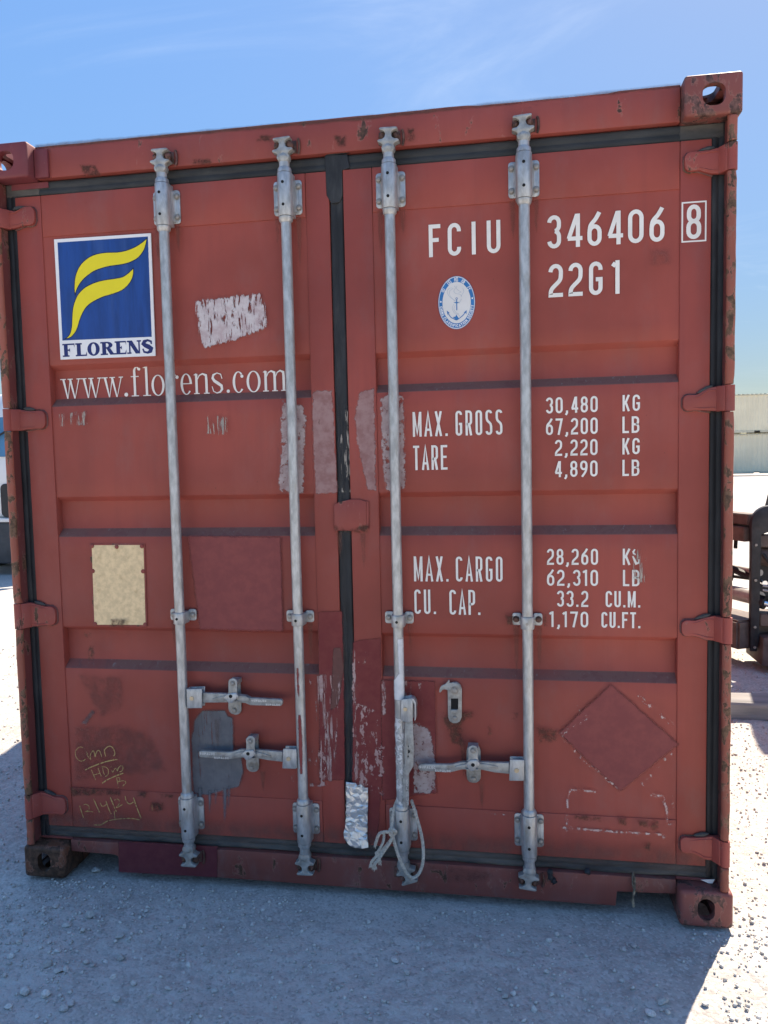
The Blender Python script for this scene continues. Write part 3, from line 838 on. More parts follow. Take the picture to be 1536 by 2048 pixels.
# hinges: strap with U-shaped end, weld bead, barrel
def hinge(side, z0, z1, dz0, dz1):
    X = (lambda x: x) if side == 'L' else (lambda x: 2.438 - x)
    door = DL if side == 'L' else DR
    h = (z1 - z0); c = (dz0 + dz1) / 2; hh = (dz1 - dz0) / 2
    xe = 0.152; r = hh * 0.62
    poly = [(0.030, z0 + 0.001), (0.062, z0 + 0.002), (0.080, z0 + 0.004), (0.112, dz0 + 0.001)]
    poly += [(xe - r + r * math.cos(math.radians(a)), (dz0 + r) + r * math.sin(math.radians(a))) for a in (-90, -60, -30, 0)]
    poly += [(xe - r + r * math.cos(math.radians(a)), (dz1 - r) + r * math.sin(math.radians(a))) for a in (0, 30, 60, 90)]
    poly += [(0.112, dz1 - 0.001), (0.080, z1 - 0.006), (0.062, z1 - 0.002), (0.030, z1 - 0.001)]
    P = [(X(x), z) for x, z in poly]
    b = MB()
    b.prism(P, 0.040, 0.056, 'y', 0.003, 2)
    ho = b.build('hinge', M_HINGE, door)
    b = MB()
    b.tube([(X(0.0245), 0.0165, z0), (X(0.0245), 0.0165, z1)], 0.0145, 20)
    b.prism([(X(p[0]), p[1]) for p in ((0.024, 0.016), (0.041, 0.0135), (0.050, 0.028), (0.058, 0.0415), (0.058, 0.05), (0.04, 0.05), (0.03, 0.03))], z0 + 0.0005, z1 - 0.0005, 'z', 0.0025, 2)
    b.build('hinge_barrel', M_HINGE, door)
    # pressed ridges along the strap
    for za, zb in ((z0 + 0.012, dz0 + 0.006), (z1 - 0.012, dz1 - 0.007)):
        b = MB(); b.tube([(X(0.052), 0.0385, za), (X(0.08), 0.0395, za), (X(0.105), 0.0398, zb), (X(0.125), 0.0405, zb + (0.004 if za < c else -0.004))], [0.0008, 0.0022, 0.0022, 0.0006], 6); b.build('hinge_ridge', M_HINGE, door)
    path = [(X(x), 0.0545, z) for x, z in smooth([(0.07, z0 + 0.0)] + poly[3:-4] + [(0.112, dz1 + 0.001), (0.07, z1 + 0.001)], 3)]
    path = [(p[0] + random.uniform(-.0006, .0006), p[1], p[2] + random.uniform(-.0006, .0006)) for p in path]
    b = MB(); b.tube(path, [0.0035 + random.uniform(-.0008, .0008) for _ in path], 6)
    b.build('weld_bead', M_WELD, door)
    # lumps of sealant left on the top of the strap
    b = MB()
    path = [(X(0.065 + 0.045 * t), 0.05, (z1 + (dz1 - z1) * min(1, max(0, (0.065 + .045 * t - .062) / .05))) + 0.003) for t in (0, .2, .4, .6, .8, 1)]
    b.tube(path, [0.002, .006, .0075, .006, .005, .0015], 7); b.build('sealant_lump', M_GASKETD, door)
for z, dz in zip(HZ['L'], ((2.325, 2.389), (1.6245, 1.6895), (0.922, 0.992), (0.2215, 0.2875))): hinge('L', z[0], z[1], dz[0], dz[1])
for z, dz in zip(HZ['R'], ((2.3316, 2.3883), (1.62, 1.669), (0.9206, 0.9713), (0.219, 0.272))): hinge('R', z[0], z[1], dz[0], dz[1])

# ------------------------------------------------------------------ locking gear
bolt_me = None
def bolt(loc, parent, r=0.0085, h=0.008, mat=None, name='bolt'):
    b = MB()
    b.tube([(0, 0, 0), (0, -h * 0.25, 0)], r * 1.25, 16)
    b.tube([(0, -h * 0.24, 0), (0, -h * 0.85, 0), (0, -h, 0)], [r * 0.95, r * 0.9, r * 0.62], 6)
    o = b.build(name, mat or M_BOLT, parent)
    o.location = loc
    o.rotation_euler = (0, random.uniform(0, 1), 0)
    return o
BOLT = {}
def bolt_copy(loc, parent, kind='zinc'):
    if kind not in BOLT:
        o = bolt((0, 0, 0), parent, mat={'zinc': M_BOLT, 'dark': M_KEEP}[kind]); BOLT[kind] = o.data
        o.location = loc
        return o
    o = link('bolt', BOLT[kind], parent)
    o.location = loc; o.rotation_euler = (0, random.uniform(0, 1), 0)
    return o

YR = 0.0205; RR = 0.0168
def saddle_poly(x, half, rin, rout):
    """hat profile in plan: flanges on the door, half round over the rod"""
    pts = [(x - half, 0.0545), (x - half, 0.0495), (x - rout - 0.006, 0.0495), (x - rout - 0.001, 0.045)]
    for i in range(13):
        a = math.radians(180 - 15 * i)
        pts.append((x + rout * math.cos(a), YR - rout * math.sin(a)))
    pts += [(x + rout + 0.001, 0.045), (x + rout + 0.006, 0.0495), (x + half, 0.0495), (x + half, 0.0545)]
    return pts
def bracket(x, zf0, zf1, zb0, zb1, rod, seed):
    b = MB()
    # flange plates with rounded corners
    for s in (-1, 1):
        xo = x + s * 0.0475; xi = x + s * 0.018
        lo, hi = min(xo, xi), max(xo, xi)
        b.prism(rrect(lo, hi, zf0, zf1, 0.010, 4), 0.0492, 0.0545, 'y', 0.0012, 2)
    # saddle
    pts = [(x - 0.0255, 0.050)]
    for i in range(17):
        a = math.radians(180 - 180 * i / 16)
        pts.append((x + 0.0245 * math.cos(a), YR - 0.0245 * math.sin(a)))
    pts += [(x + 0.0255, 0.050)]
    b.prism(pts, zb0, zb1, 'z', 0.0018, 2)
    for s in (-1, 1):     # fillet down to the flange
        b.prism([(x + s * 0.0235, 0.024), (x + s * 0.0265, 0.040), (x + s * 0.031, 0.0475), (x + s * 0.036, 0.0505), (x + s * 0.0235, 0.0505)], zf0 + 0.006, zf1 - 0.006, 'z', 0.001)
    o = b.build('rod_bracket', M_GALV, rod, sharp=40)
    for s in (-1, 1):
        for z in (zf0 + 0.021, zf1 - 0.021): bolt_copy((x + s * 0.0375, 0.0492, z), rod)
    for z in (zb0 + 0.033, zb1 - 0.033):
        h = MB(); h.tube([(x - 0.001, YR - 0.0253, z), (x - 0.001, YR - 0.0235, z)], 0.0048, 14)
        h.build('bracket_hole', M_HOLE, rod)
    for zs, rs in (((zb1 + 0.0015, zb1 + 0.013, zb1 + 0.019), (0.0228, 0.0222, 0.0178)), ((zb0 - 0.019, zb0 - 0.013, zb0 - 0.0015), (0.0178, 0.0222, 0.0228))):
        b = MB(); b.tube([(x, YR, z) for z in zs], list(rs), 24); b.build('rod_collar', M_GALV, rod)

def cam_gear(x, zn, s, rod, tilt=0.0, mat=None):
    """H-shaped cam lug at a rod end (s=+1 upper, -1 lower) with the rusty keeper it engages"""
    def Q(u, v): # local to xz with tilt
        return (x + u * math.cos(tilt) - v * math.sin(tilt) * s, zn + s * (v * math.cos(tilt)) + u * math.sin(tilt))
    out = [(-0.0165, -0.002), (-0.0205, 0.006), (-0.0205, 0.010), (-0.017, 0.018), (-0.0225, 0.0225), (-0.033, 0.027), (-0.0345, 0.0315), (-0.030, 0.0345), (-0.018, 0.036), (-0.0115, 0.041), (-0.0095, 0.050), (-0.0115, 0.0575), (-0.020, 0.062), (-0.0285, 0.064), (-0.029, 0.0685), (-0.024, 0.071),
           (0.024, 0.071), (0.029, 0.0685), (0.0285, 0.064), (0.020, 0.062), (0.0115, 0.0575), (0.0095, 0.050), (0.0115, 0.041), (0.018, 0.036), (0.030, 0.0345), (0.0345, 0.0315), (0.033, 0.027), (0.0225, 0.0225), (0.017, 0.018), (0.0205, 0.010), (0.0205, 0.006), (0.0165, -0.002)]
    b = MB()
    b.prism([Q(*p) for p in out], 0.006, 0.0345, 'y', 0.0028, 2)
    b.tube([(x, YR, zn - s * 0.004), (x, YR, zn + s * 0.008), (x, YR, zn + s * 0.012), (x, YR, zn + s * 0.022)], [0.0185, 0.0212, 0.0212, 0.014], 20)
    b.build('cam_lug', mat or M_GALVD, rod, sharp=40)
    b = MB()
    for u in (-0.021, 0.021):
        cx, cz = Q(u, 0.049)
        bm = bmesh.new()
        bmesh.ops.create_icosphere(bm, subdivisions=2, radius=1)
        for v in bm.verts:
            n = 1 + 0.16 * mn.noise(v.co * 1.7 + Vector((x * 9, u * 90, s)))
            v.co = Vector((cx + v.co.x * 0.0115 * n, 0.030 + v.co.y * 0.018 * n, cz + v.co.z * 0.0155 * n))
        b.from_bm(bm)
        # curved retaining rim on the outer side
        rim = [(x + (0.040 + 0.006 * math.cos(math.radians(a))) * (1 if u > 0 else -1), 0.040, cz + 0.024 * math.sin(math.radians(a))) for a in range(-80, 81, 20)]
        if u > 0: b.tube(rim, 0.0042, 7)
    b.box(x - 0.034, x + 0.036, 0.0425, 0.0465, min(Q(0, .03)[1], Q(0, .07)[1]), max(Q(0, .03)[1], Q(0, .07)[1]), 0.001)
    b.build('cam_keeper', M_KEEP, rod, sharp=60)

RODS = ((0.6338, 1), (1.0545, 2), (1.3945, 3), (1.8128, 4))
ROD = {}
for x, i in RODS:
    b = MB()
    n = 40
    b.tube([(x + 0.0006 * mn.noise((k * .3, i, 0)), YR, 0.13 + (2.462 - 0.13) * k / n) for k in range(n + 1)], RR, 24)
    ROD[i] = rod = b.build('lock_rod', M_GALV, BOX, 'locking rod %s' % {1: 'nearest the blue sign', 2: 'with red paint smears', 3: 'wrapped with white tape and rope', 4: 'beside the diamond mark'}[i])
    bracket(x, 2.2945, 2.4045, 2.281, 2.417, rod, i)
    lo = {1: (0.195, 0.312), 2: (0.2035, 0.312), 3: (0.2015, 0.3125), 4: (0.206, 0.317)}[i]
    bracket(x, lo[0], lo[1], lo[0] - 0.0145, lo[1] + 0.0125, rod, i + 9)
    # guide strap half-way
    b = MB()
    for s in (-1, 1):
        xo = x + s * 0.0478; xi = x + s * 0.018
        b.prism(rrect(min(xo, xi), max(xo, xi), 0.9465, 0.9865, 0.008, 4), 0.0494, 0.0545, 'y', 0.001, 2)
    pts = [(x - 0.0225, 0.050)] + [(x + 0.0215 * math.cos(math.radians(180 - 180 * k / 16)), YR - 0.0215 * math.sin(math.radians(180 - 180 * k / 16))) for k in range(17)] + [(x + 0.0225, 0.050)]
    b.prism(pts, 0.9415, 0.9815, 'z', 0.0016, 2)
    b.build('rod_guide', M_GALV, rod, sharp=40)
    for s in (-1, 1): bolt_copy((x + s * 0.0355, 0.0494, 0.9665), rod, 'dark' if i == 4 else 'zinc')
    h = MB(); h.tube([(x - 0.002, YR - 0.0222, 0.961), (x - 0.002, YR - 0.02, 0.961)], 0.0046, 14); h.build('bracket_hole', M_HOLE if i != 4 else M_BOLT, rod)
    cam_gear(x, 2.4565, 1, rod, {1: 0.0, 2: 0.06, 3: -0.03, 4: 0.06}[i])
    cam_gear(x, {1: 0.148, 2: 0.147, 3: 0.139, 4: 0.150}[i], -1, rod, {1: 0.0, 2: 0.02, 3: 0.35, 4: -0.1}[i])

def capsule_plate(x, z0, z1, half, n=8):
    r = half
    return [(x + r * math.cos(math.radians(180 * k / n)), z1 - r + r * math.sin(math.radians(180 * k / n))) for k in range(n + 1)] + \
           [(x + r * math.cos(math.radians(180 + 180 * k / n)), z0 + r + r * math.sin(math.radians(180 + 180 * k / n))) for k in range(n + 1)]

def grip_writing(mb, x0, x1, z0, z1, y):
    lettering('SUPALOC', x0, x1, z0, z1, 0.0019, y - 0.0006, mb, 0.3)

def handle_set(rod, hub, hubbolt, bar, twist, plate, bolts, cap, capc, text, strap, strapbolt):
    """swing handle: hub clip on the rod, forged bar, catch plate with its hasp"""
    y0 = 0.004
    b = MB(); b.prism(bar, y0 + 0.006, y0 + 0.020, 'y', 0.003, 2)
    b.prism(twist, y0 + 0.0015, y0 + 0.010, 'y', 0.002, 2)
    b.build('handle', M_GALVD, rod, sharp=40)
    b = MB(); b.prism(hub, y0 - 0.002, y0 + 0.004, 'y', 0.0025, 2); b.prism(hub, y0 + 0.024, y0 + 0.030, 'y', 0.0025, 2)
    xs = [p[0] for p in hub]; zs = [p[1] for p in hub]
    rx = rod_x[rod.name]
    a, c = (min(xs), min(xs) + 0.006) if abs(min(xs) - rx) < abs(max(xs) - rx) else (max(xs) - 0.006, max(xs))
    b.box(a, c, y0, y0 + 0.028, min(zs) + 0.003, max(zs) - 0.003, 0.001)
    b.build('handle_hub', M_GALV, rod, sharp=40)
    h = MB(); h.tube([(hubbolt[0], y0 - 0.0048, hubbolt[1]), (hubbolt[0], y0 - 0.001, hubbolt[1])], [0.007, 0.0085], 16); h.build('rivet', M_RIVET, rod)
    b = MB(); px = [p[0] for p in plate]; b.prism(plate, 0.0485, 0.0565, 'y', 0.0018, 2)
    b.build('catch_plate', M_GALVD, rod, sharp=40)
    # hasp: flat strap in front of the plate running down into a lobed cap over the bar
    (ux, uz) = strapbolt
    b = MB()
    b.prism(strap, -0.0052, 0.0005, 'y', 0.0018, 2)
    k_ = MB(); k_.prism(cap, -0.0105, -0.0030, 'y', 0.003, 2); k_.build('hasp_cap', M_GALV, rod, sharp=40)
    sx = [p[0] for p in strap]
    b.box(min(sx) + 0.004, max(sx) - 0.004, 0.0005, 0.0485, uz - 0.010, uz + 0.006, 0.001)
    b.box(min(sx) - 0.002, max(sx) - 0.004, -0.002, 0.046, capc[1] - 0.0215, capc[1] - 0.0175, 0.001)
    b.build('catch_hasp', M_GALVD, rod, sharp=40)
    h = MB(); h.tube([(capc[0], -0.0112, capc[1]), (capc[0], -0.009, capc[1])], 0.0062, 14); h.build('bracket_hole', M_HOLE, rod)
    bolt((ux, -0.0052, uz), rod, 0.0078, 0.008)
    bolt_copy((bolts[1][0], 0.0485, bolts[1][1]), rod)
    t = MB(); grip_writing(t, *text[0], y0 + 0.0054); grip_writing(t, *text[1], y0 + 0.0054); t.build('embossed_lettering', M_EMBOSS, rod, 'raised letters SUPALOC on the handle grip')
rod_x = {ROD[i].name: x for x, i in RODS}
handle_set(ROD[1], [(0.6574, 0.7169), (0.7119, 0.7202), (0.7091, 0.6513), (0.6545, 0.6488)], [(0.6739, 0.6852)][0],
    [(0.7036, 0.7034), (0.8007, 0.7029), (0.8443, 0.7008), (0.8652, 0.6990), (0.8833, 0.6908), (0.9875, 0.6889), (0.9936, 0.6861), (0.9954, 0.6794), (0.9930, 0.6692), (0.9878, 0.6653), (0.8803, 0.6642), (0.8625, 0.6714), (0.7995, 0.6714), (0.7022, 0.6673)],
    [(0.7416, 0.6822), (0.7738, 0.6931), (0.8162, 0.7022), (0.8683, 0.6970), (0.8802, 0.6906), (0.8781, 0.6810), (0.8571, 0.6763), (0.8083, 0.6771), (0.7662, 0.6799)],
    [(0.7891, 0.7263), (0.7938, 0.7385), (0.8048, 0.7474), (0.8155, 0.7484), (0.8259, 0.7428), (0.8326, 0.7309), (0.8335, 0.6376), (0.8317, 0.6271), (0.8232, 0.6182), (0.8106, 0.6153), (0.7965, 0.6190), (0.7879, 0.6274), (0.7858, 0.6395)], [(0.8059, 0.7274), (0.8087, 0.6323)],
    [(0.7919, 0.6929), (0.8053, 0.7062), (0.8100, 0.7097), (0.8380, 0.7129), (0.8480, 0.7007), (0.8325, 0.6866), (0.8262, 0.6773), (0.8105, 0.6761), (0.8025, 0.6867)], [(0.8195, 0.7008)][0],
    [( *[p[0] for p in [(0.8853, 0.6779), (0.9390, 0.6796)]], *[p[1] for p in [(0.9122, 0.6788), (0.9124, 0.6849)]]), ( *[p[0] for p in [(0.9351, 0.6660), (0.9868, 0.6676)]], *[p[1] for p in [(0.9610, 0.6668), (0.9612, 0.6732)]])], [(0.8120, 0.7521), (0.8164, 0.7584), (0.8241, 0.7613), (0.8332, 0.7608), (0.8400, 0.7563), (0.8421, 0.7479), (0.8404, 0.7123), (0.8436, 0.7050), (0.8045, 0.7038), (0.8106, 0.7148)], [(0.8268, 0.7443)][0])
handle_set(ROD[2], [(0.9945, 0.5208), (1.0407, 0.5214), (1.0376, 0.4521), (0.9889, 0.4512)], [(1.0123, 0.4863)][0],
    [(0.9902, 0.5070), (0.9055, 0.5102), (0.8391, 0.5091), (0.8195, 0.5014), (0.7964, 0.4969), (0.6942, 0.4974), (0.6887, 0.4933), (0.6866, 0.4863), (0.6880, 0.4784), (0.6932, 0.4741), (0.7955, 0.4710), (0.8203, 0.4756), (0.8415, 0.4789), (0.8941, 0.4806), (0.9391, 0.4740), (0.9891, 0.4708)],
    [(0.9513, 0.4915), (0.9204, 0.5004), (0.8720, 0.5086), (0.8279, 0.4981), (0.8118, 0.4906), (0.8150, 0.4821), (0.8396, 0.4832), (0.8852, 0.4869), (0.9269, 0.4853)],
    [(0.8471, 0.5234), (0.8522, 0.5358), (0.8621, 0.5456), (0.8738, 0.5468), (0.8853, 0.5406), (0.8909, 0.5287), (0.8912, 0.4364), (0.8883, 0.4240), (0.8799, 0.4159), (0.8674, 0.4132), (0.8550, 0.4155), (0.8457, 0.4248), (0.8434, 0.4394)], [(0.8624, 0.5247), (0.8644, 0.4299)],
    [(0.8458, 0.4951), (0.8595, 0.5087), (0.8646, 0.5141), (0.8925, 0.5170), (0.9024, 0.5031), (0.8874, 0.4894), (0.8808, 0.4802), (0.8654, 0.4795), (0.8567, 0.4894)], [(0.8739, 0.5032)][0],
    [( *[p[0] for p in [(0.6922, 0.4837), (0.7472, 0.4861)]], *[p[1] for p in [(0.7197, 0.4849), (0.7200, 0.4926)]]), ( *[p[0] for p in [(0.7441, 0.4715), (0.7973, 0.4738)]], *[p[1] for p in [(0.7708, 0.4727), (0.7710, 0.4796)]])], [(0.8680, 0.5518), (0.8725, 0.5598), (0.8803, 0.5635), (0.8893, 0.5632), (0.8960, 0.5580), (0.8985, 0.5496), (0.8961, 0.5205), (0.8985, 0.5087), (0.8601, 0.5070), (0.8661, 0.5176)], [(0.8824, 0.5460)][0])
handle_set(ROD[4], [(1.7527, 0.5170), (1.7983, 0.5178), (1.7977, 0.4478), (1.7496, 0.4460)], [(1.7740, 0.4817)][0],
    [(1.7514, 0.5028), (1.6604, 0.5018), (1.5990, 0.4991), (1.5619, 0.4891), (1.4590, 0.4850), (1.4539, 0.4797), (1.4525, 0.4738), (1.4537, 0.4681), (1.4586, 0.4620), (1.5428, 0.4602), (1.5646, 0.4631), (1.5987, 0.4730), (1.6600, 0.4753), (1.7026, 0.4678), (1.7510, 0.4651)],
    [(1.7150, 0.4902), (1.6787, 0.4968), (1.6361, 0.4992), (1.5930, 0.4903), (1.5744, 0.4831), (1.5780, 0.4756), (1.6051, 0.4769), (1.6603, 0.4808), (1.6968, 0.4825)],
    [(1.6107, 0.5219), (1.6146, 0.5349), (1.6253, 0.5443), (1.6396, 0.5449), (1.6520, 0.5377), (1.6574, 0.5239), (1.6569, 0.4339), (1.6530, 0.4221), (1.6423, 0.4139), (1.6298, 0.4126), (1.6180, 0.4159), (1.6112, 0.4252), (1.6095, 0.4381)], [(1.6313, 0.5240), (1.6331, 0.4276)],
    [(1.6094, 0.4973), (1.6206, 0.5104), (1.6255, 0.5144), (1.6487, 0.5167), (1.6577, 0.5027), (1.6453, 0.4889), (1.6397, 0.4785), (1.6263, 0.4766), (1.6178, 0.4876)], [(1.6345, 0.4991)][0],
    [( *[p[0] for p in [(1.4575, 0.4709), (1.5107, 0.4734)]], *[p[1] for p in [(1.4841, 0.4721), (1.4843, 0.4804)]]), ( *[p[0] for p in [(1.5086, 0.4618), (1.5615, 0.4643)]], *[p[1] for p in [(1.5351, 0.4630), (1.5352, 0.4707)]])], [(1.6200, 0.5532), (1.6261, 0.5598), (1.6347, 0.5626), (1.6444, 0.5605), (1.6504, 0.5532), (1.6506, 0.5181), (1.6547, 0.5088), (1.6132, 0.5069), (1.6195, 0.5167)], [(1.6353, 0.5454)][0])
# the fourth handle hangs straight down on its rod, its catch stands open
rod = ROD[3]
b = MB()
b.prism([(1.4150, 0.6349), (1.4399, 0.6358), (1.4421, 0.5349), (1.4387, 0.4823), (1.4240, 0.4561), (1.4212, 0.3504), (1.4160, 0.3415), (1.4042, 0.3409), (1.4002, 0.3492), (1.4032, 0.4551), (1.4104, 0.4861), (1.4097, 0.5335)], -0.003, 0.004, 'y', 0.002, 2)
b.tube([(p[0], -0.003, p[1]) for p in [(1.4196, 0.5861), (1.4186, 0.5354), (1.4161, 0.4930)]], [0.002, 0.005, 0.002], 8)
b.build('handle', M_GALVD, rod, sharp=40)
h = MB()
for p, r in (([(1.4222, 0.5491)][0], 0.0035), ([(1.4227, 0.5322)][0], 0.0062), ([(1.4215, 0.5153)][0], 0.0032)): h.tube([(p[0], -0.0042, p[1]), (p[0], -0.002, p[1])], r, 12)
h.build('bracket_hole', M_HOLE, rod)
b = MB()
hp = [(1.4037, 0.7064), (1.4352, 0.7124), (1.4416, 0.7009), (1.4404, 0.6372), (1.4271, 0.6301), (1.4007, 0.6358)]
b.prism(hp, -0.0075, -0.0028, 'y', 0.0018, 2)
b.prism([(1.4352, 0.7124), (1.4451, 0.7093), (1.4514, 0.6979), (1.4504, 0.6410), (1.4453, 0.6341), (1.4464, 0.6910), (1.4384, 0.7024)], -0.005, 0.028, 'y', 0.0012, 2)
b.prism(hp, 0.025, 0.030, 'y', 0.0018, 2)
b.build('handle_hub', M_GALV, rod, sharp=40)
p = [(1.4163, 0.6750)][0]
h = MB(); h.tube([(p[0], -0.0108, p[1]), (p[0], -0.0065, p[1])], [0.006, 0.0075], 14); h.build('rivet', M_RIVET, rod)
t = MB()
for k, ch in enumerate('SUPALOC'):
    lettering(ch, *[sorted(v[0] for v in [(1.4145, 0.3655), (1.4211, 0.3659)])[j] for j in (0, 1)], 0.352 + 0.0 + k * 0.0125, 0.352 + k * 0.0125 + 0.0095, 0.0013, -0.0036, t)
t.build('embossed_lettering', M_EMBOSS, rod, 'raised letters down the hanging handle')
# open catch
b = MB()
pl = [(1.5512, 0.7246), (1.5565, 0.7426), (1.5678, 0.7518), (1.5816, 0.7534), (1.5939, 0.7449), (1.5986, 0.7291), (1.5973, 0.6367), (1.5909, 0.6205), (1.5795, 0.6143), (1.5670, 0.6138), (1.5559, 0.6211), (1.5511, 0.6351)]
b.prism(pl, 0.0465, 0.0565, 'y', 0.002, 2)
b.prism([(1.5234, 0.7202), (1.5261, 0.7343), (1.5331, 0.7428), (1.5445, 0.7476), (1.5521, 0.7567), (1.5572, 0.7638), (1.5590, 0.7581), (1.5582, 0.7518), (1.5726, 0.7547), (1.5856, 0.7500), (1.5953, 0.7350), (1.5951, 0.7223), (1.5850, 0.7131), (1.5720, 0.7140), (1.5615, 0.7188), (1.5504, 0.7274), (1.5417, 0.7297), (1.5341, 0.7269), (1.5309, 0.7217), (1.5265, 0.7177)], 0.0405, 0.0462, 'y', 0.0022, 2)
b.prism([(1.5606, 0.6614), (1.5855, 0.6622), (1.5842, 0.6539), (1.5779, 0.6492), (1.5617, 0.6499)], 0.040, 0.0475, 'y', 0.0012)
b.build('catch_plate', M_GALVD, rod, 'open catch plate with a hooked hasp', sharp=40)
b = MB(); b.prism([(1.5623, 0.6981), (1.5860, 0.6989), (1.5855, 0.6632), (1.5618, 0.6624)], 0.0461, 0.0464, 'y'); b.build('catch_slot', M_HOLE, rod)
for q, r in (([(1.5753, 0.7281)][0], 0.0125), ([(1.5745, 0.6331)][0], 0.0085)):
    bolt((q[0], 0.0405 if r > 0.01 else 0.0465, q[1]), rod, r * 0.85, 0.007)

# ------------------------------------------------------------------ painted lettering on the doors
YF = 0.0572           # film plane on the sheet
def line(text, ends, rows, s, gap=0.34, y=YF, parent=None, widths=None, name='lettering'):
    """ends: left/right points of the line, rows: top/bottom points, all measured on the door plane"""
    mb = MB()
    lettering(text, ends[0][0], ends[1][0], rows[1][1], rows[0][1], s, y, mb, gap, widths)
    return mb.build(name, M_WHITE, parent or BOX, 'white lettering ' + text)
SB = 0.0125
b = MB()
for ch, a, c in zip('FCIU', [(1.5132, 2.1849), (1.5737, 2.1809), (1.6484, 2.1759), (1.6968, 2.1727)], [(1.5507, 2.1824), (1.6157, 2.1781), (1.6631, 2.1750), (1.7394, 2.1699)]):
    z = [v[1] for v in [(1.5328, 2.2347), (1.5311, 2.1331)]]
    lettering(ch, a[0], c[0], z[1], z[0], SB, YF, b)
b.build('lettering', M_WHITE, BOX, 'white letters FCIU')
b = MB()
for ch, a, c in zip('346406', [(1.8833, 2.1871), (1.9408, 2.1861), (2.0049, 2.1847), (2.0632, 2.1836), (2.1256, 2.1851), (2.1886, 2.1866)], [(1.9254, 2.1842), (1.9890, 2.1828), (2.0475, 2.1817), (2.1100, 2.1804), (2.1715, 2.1820), (2.2324, 2.1835)]):
    z = [v[1] for v in [(1.9067, 2.2364), (1.9062, 2.1356)]]
    lettering(ch, a[0], c[0], z[1], z[0], SB, YF, b)
b.build('lettering', M_WHITE, BOX, 'white number 346406')
b = MB()
z = [v[1] for v in [(2.3159, 2.2377), (2.3166, 2.1359)]]; q = [(2.2949, 2.1898), (2.3375, 2.1868), (2.2832, 2.1907), (2.3503, 2.1859)]
lettering('8', q[0][0], q[1][0], z[1], z[0], SB, 0.0542, b)
z = [v[1] for v in [(2.3159, 2.2446), (2.3167, 2.1295)]]
stroke(b, [(q[2][0], z[1]), (q[3][0], z[1]), (q[3][0], z[0]), (q[2][0], z[0])], 0.0045, 0.0542, True)
b.build('lettering', M_WHITE, BOX, 'white digit 8 in a thin white frame')
b = MB()
for ch, a, c in zip('22G1', [(1.8865, 2.0406), (1.9472, 2.0401), (2.0092, 2.0394), (2.0805, 2.0382)], [(1.9306, 2.0381), (1.9904, 2.0375), (2.0502, 2.0370), (2.1032, 2.0368)]):
    z = [v[1] for v in [(1.9059, 2.0879), (1.9053, 1.9862)]]
    lettering(ch, a[0], c[0], z[1], z[0], SB, YF, b)
b.build('lettering', M_WHITE, BOX, 'white code 22G1')
ST = 0.0074; SN = 0.0066
line('MAX.', [(1.4505, 1.6047), (1.5647, 1.6014)], [(1.5093, 1.6434), (1.5079, 1.5631)], ST, 0.42)
line('GROSS', [(1.5898, 1.6007), (1.7395, 1.5965)], [(1.6621, 1.6430), (1.6611, 1.5629)], ST, 0.5)
line('TARE', [(1.4501, 1.4945), (1.5619, 1.4922)], [(1.5074, 1.5340), (1.5061, 1.4542)], ST, 0.42)
line('MAX.', [(1.4454, 1.1260), (1.5601, 1.1264)], [(1.5012, 1.1700), (1.4998, 1.0868)], ST, 0.42)
line('CARGO', [(1.5839, 1.1264), (1.7352, 1.1268)], [(1.6561, 1.1694), (1.6551, 1.0871)], ST, 0.5)
line('CU.', [(1.4451, 1.0185), (1.5166, 1.0192)], [(1.4825, 1.0596), (1.4810, 0.9780)], ST, 0.5)
line('CAP.', [(1.5612, 1.0196), (1.6625, 1.0206)], [(1.6106, 1.0594), (1.6095, 0.9768)], ST, 0.42)
for txt, xa, xb, zt, zb, u, xl, xr in (
    ('30,480', 0, 0, 0, 0, 'KG', 0, 0),): pass
NUM = [('30,480', [(1.8761, 1.6512), (2.0349, 1.6461)], [(1.9560, 1.6756), (1.9559, 1.6253)], 'KG', [(2.1100, 1.6489), (2.1621, 1.6472)]),
       ('67,200', [(1.8757, 1.5846), (2.0348, 1.5801)], [(1.9558, 1.6089), (1.9556, 1.5574)], 'LB', [(2.1095, 1.5807), (2.1603, 1.5793)]),
       ('2,220', [(1.9032, 1.5170), (2.0342, 1.5140)], [(1.9685, 1.5416), (1.9684, 1.4910)], 'KG', [(2.1096, 1.5122), (2.1614, 1.5110)]),
       ('4,890', [(1.9017, 1.4500), (2.0341, 1.4475)], [(1.9683, 1.4744), (1.9681, 1.4236)], 'LB', [(2.1096, 1.4488), (2.1606, 1.4478)]),
       ('28,260', [(1.8763, 1.1683), (2.0352, 1.1683)], [(1.9542, 1.1944), (1.9540, 1.1427)], 'K', [(2.1109, 1.1683), (2.1345, 1.1683)]),
       ('62,310', [(1.8759, 1.0998), (2.0351, 1.1005)], [(1.9539, 1.1269), (1.9537, 1.0750)], 'LB', [(2.1114, 1.1009), (2.1624, 1.1011)]),
       ('33.2', [(1.9069, 1.0340), (2.0047, 1.0349)], [(1.9537, 1.0591), (1.9535, 1.0070)], 'CU.M.', [(2.0585, 1.0354), (2.1646, 1.0363)]),
       ('1,170', [(1.8836, 0.9648), (2.0045, 0.9664)], [(1.9534, 0.9916), (1.9532, 0.9404)], 'CU.FT.', [(2.0454, 0.9670), (2.1647, 0.9686)])]
for a, e, r, u, e2 in NUM:
    line(a, e, r, SN, 0.36); line(u, e2, r, SN, 0.36)
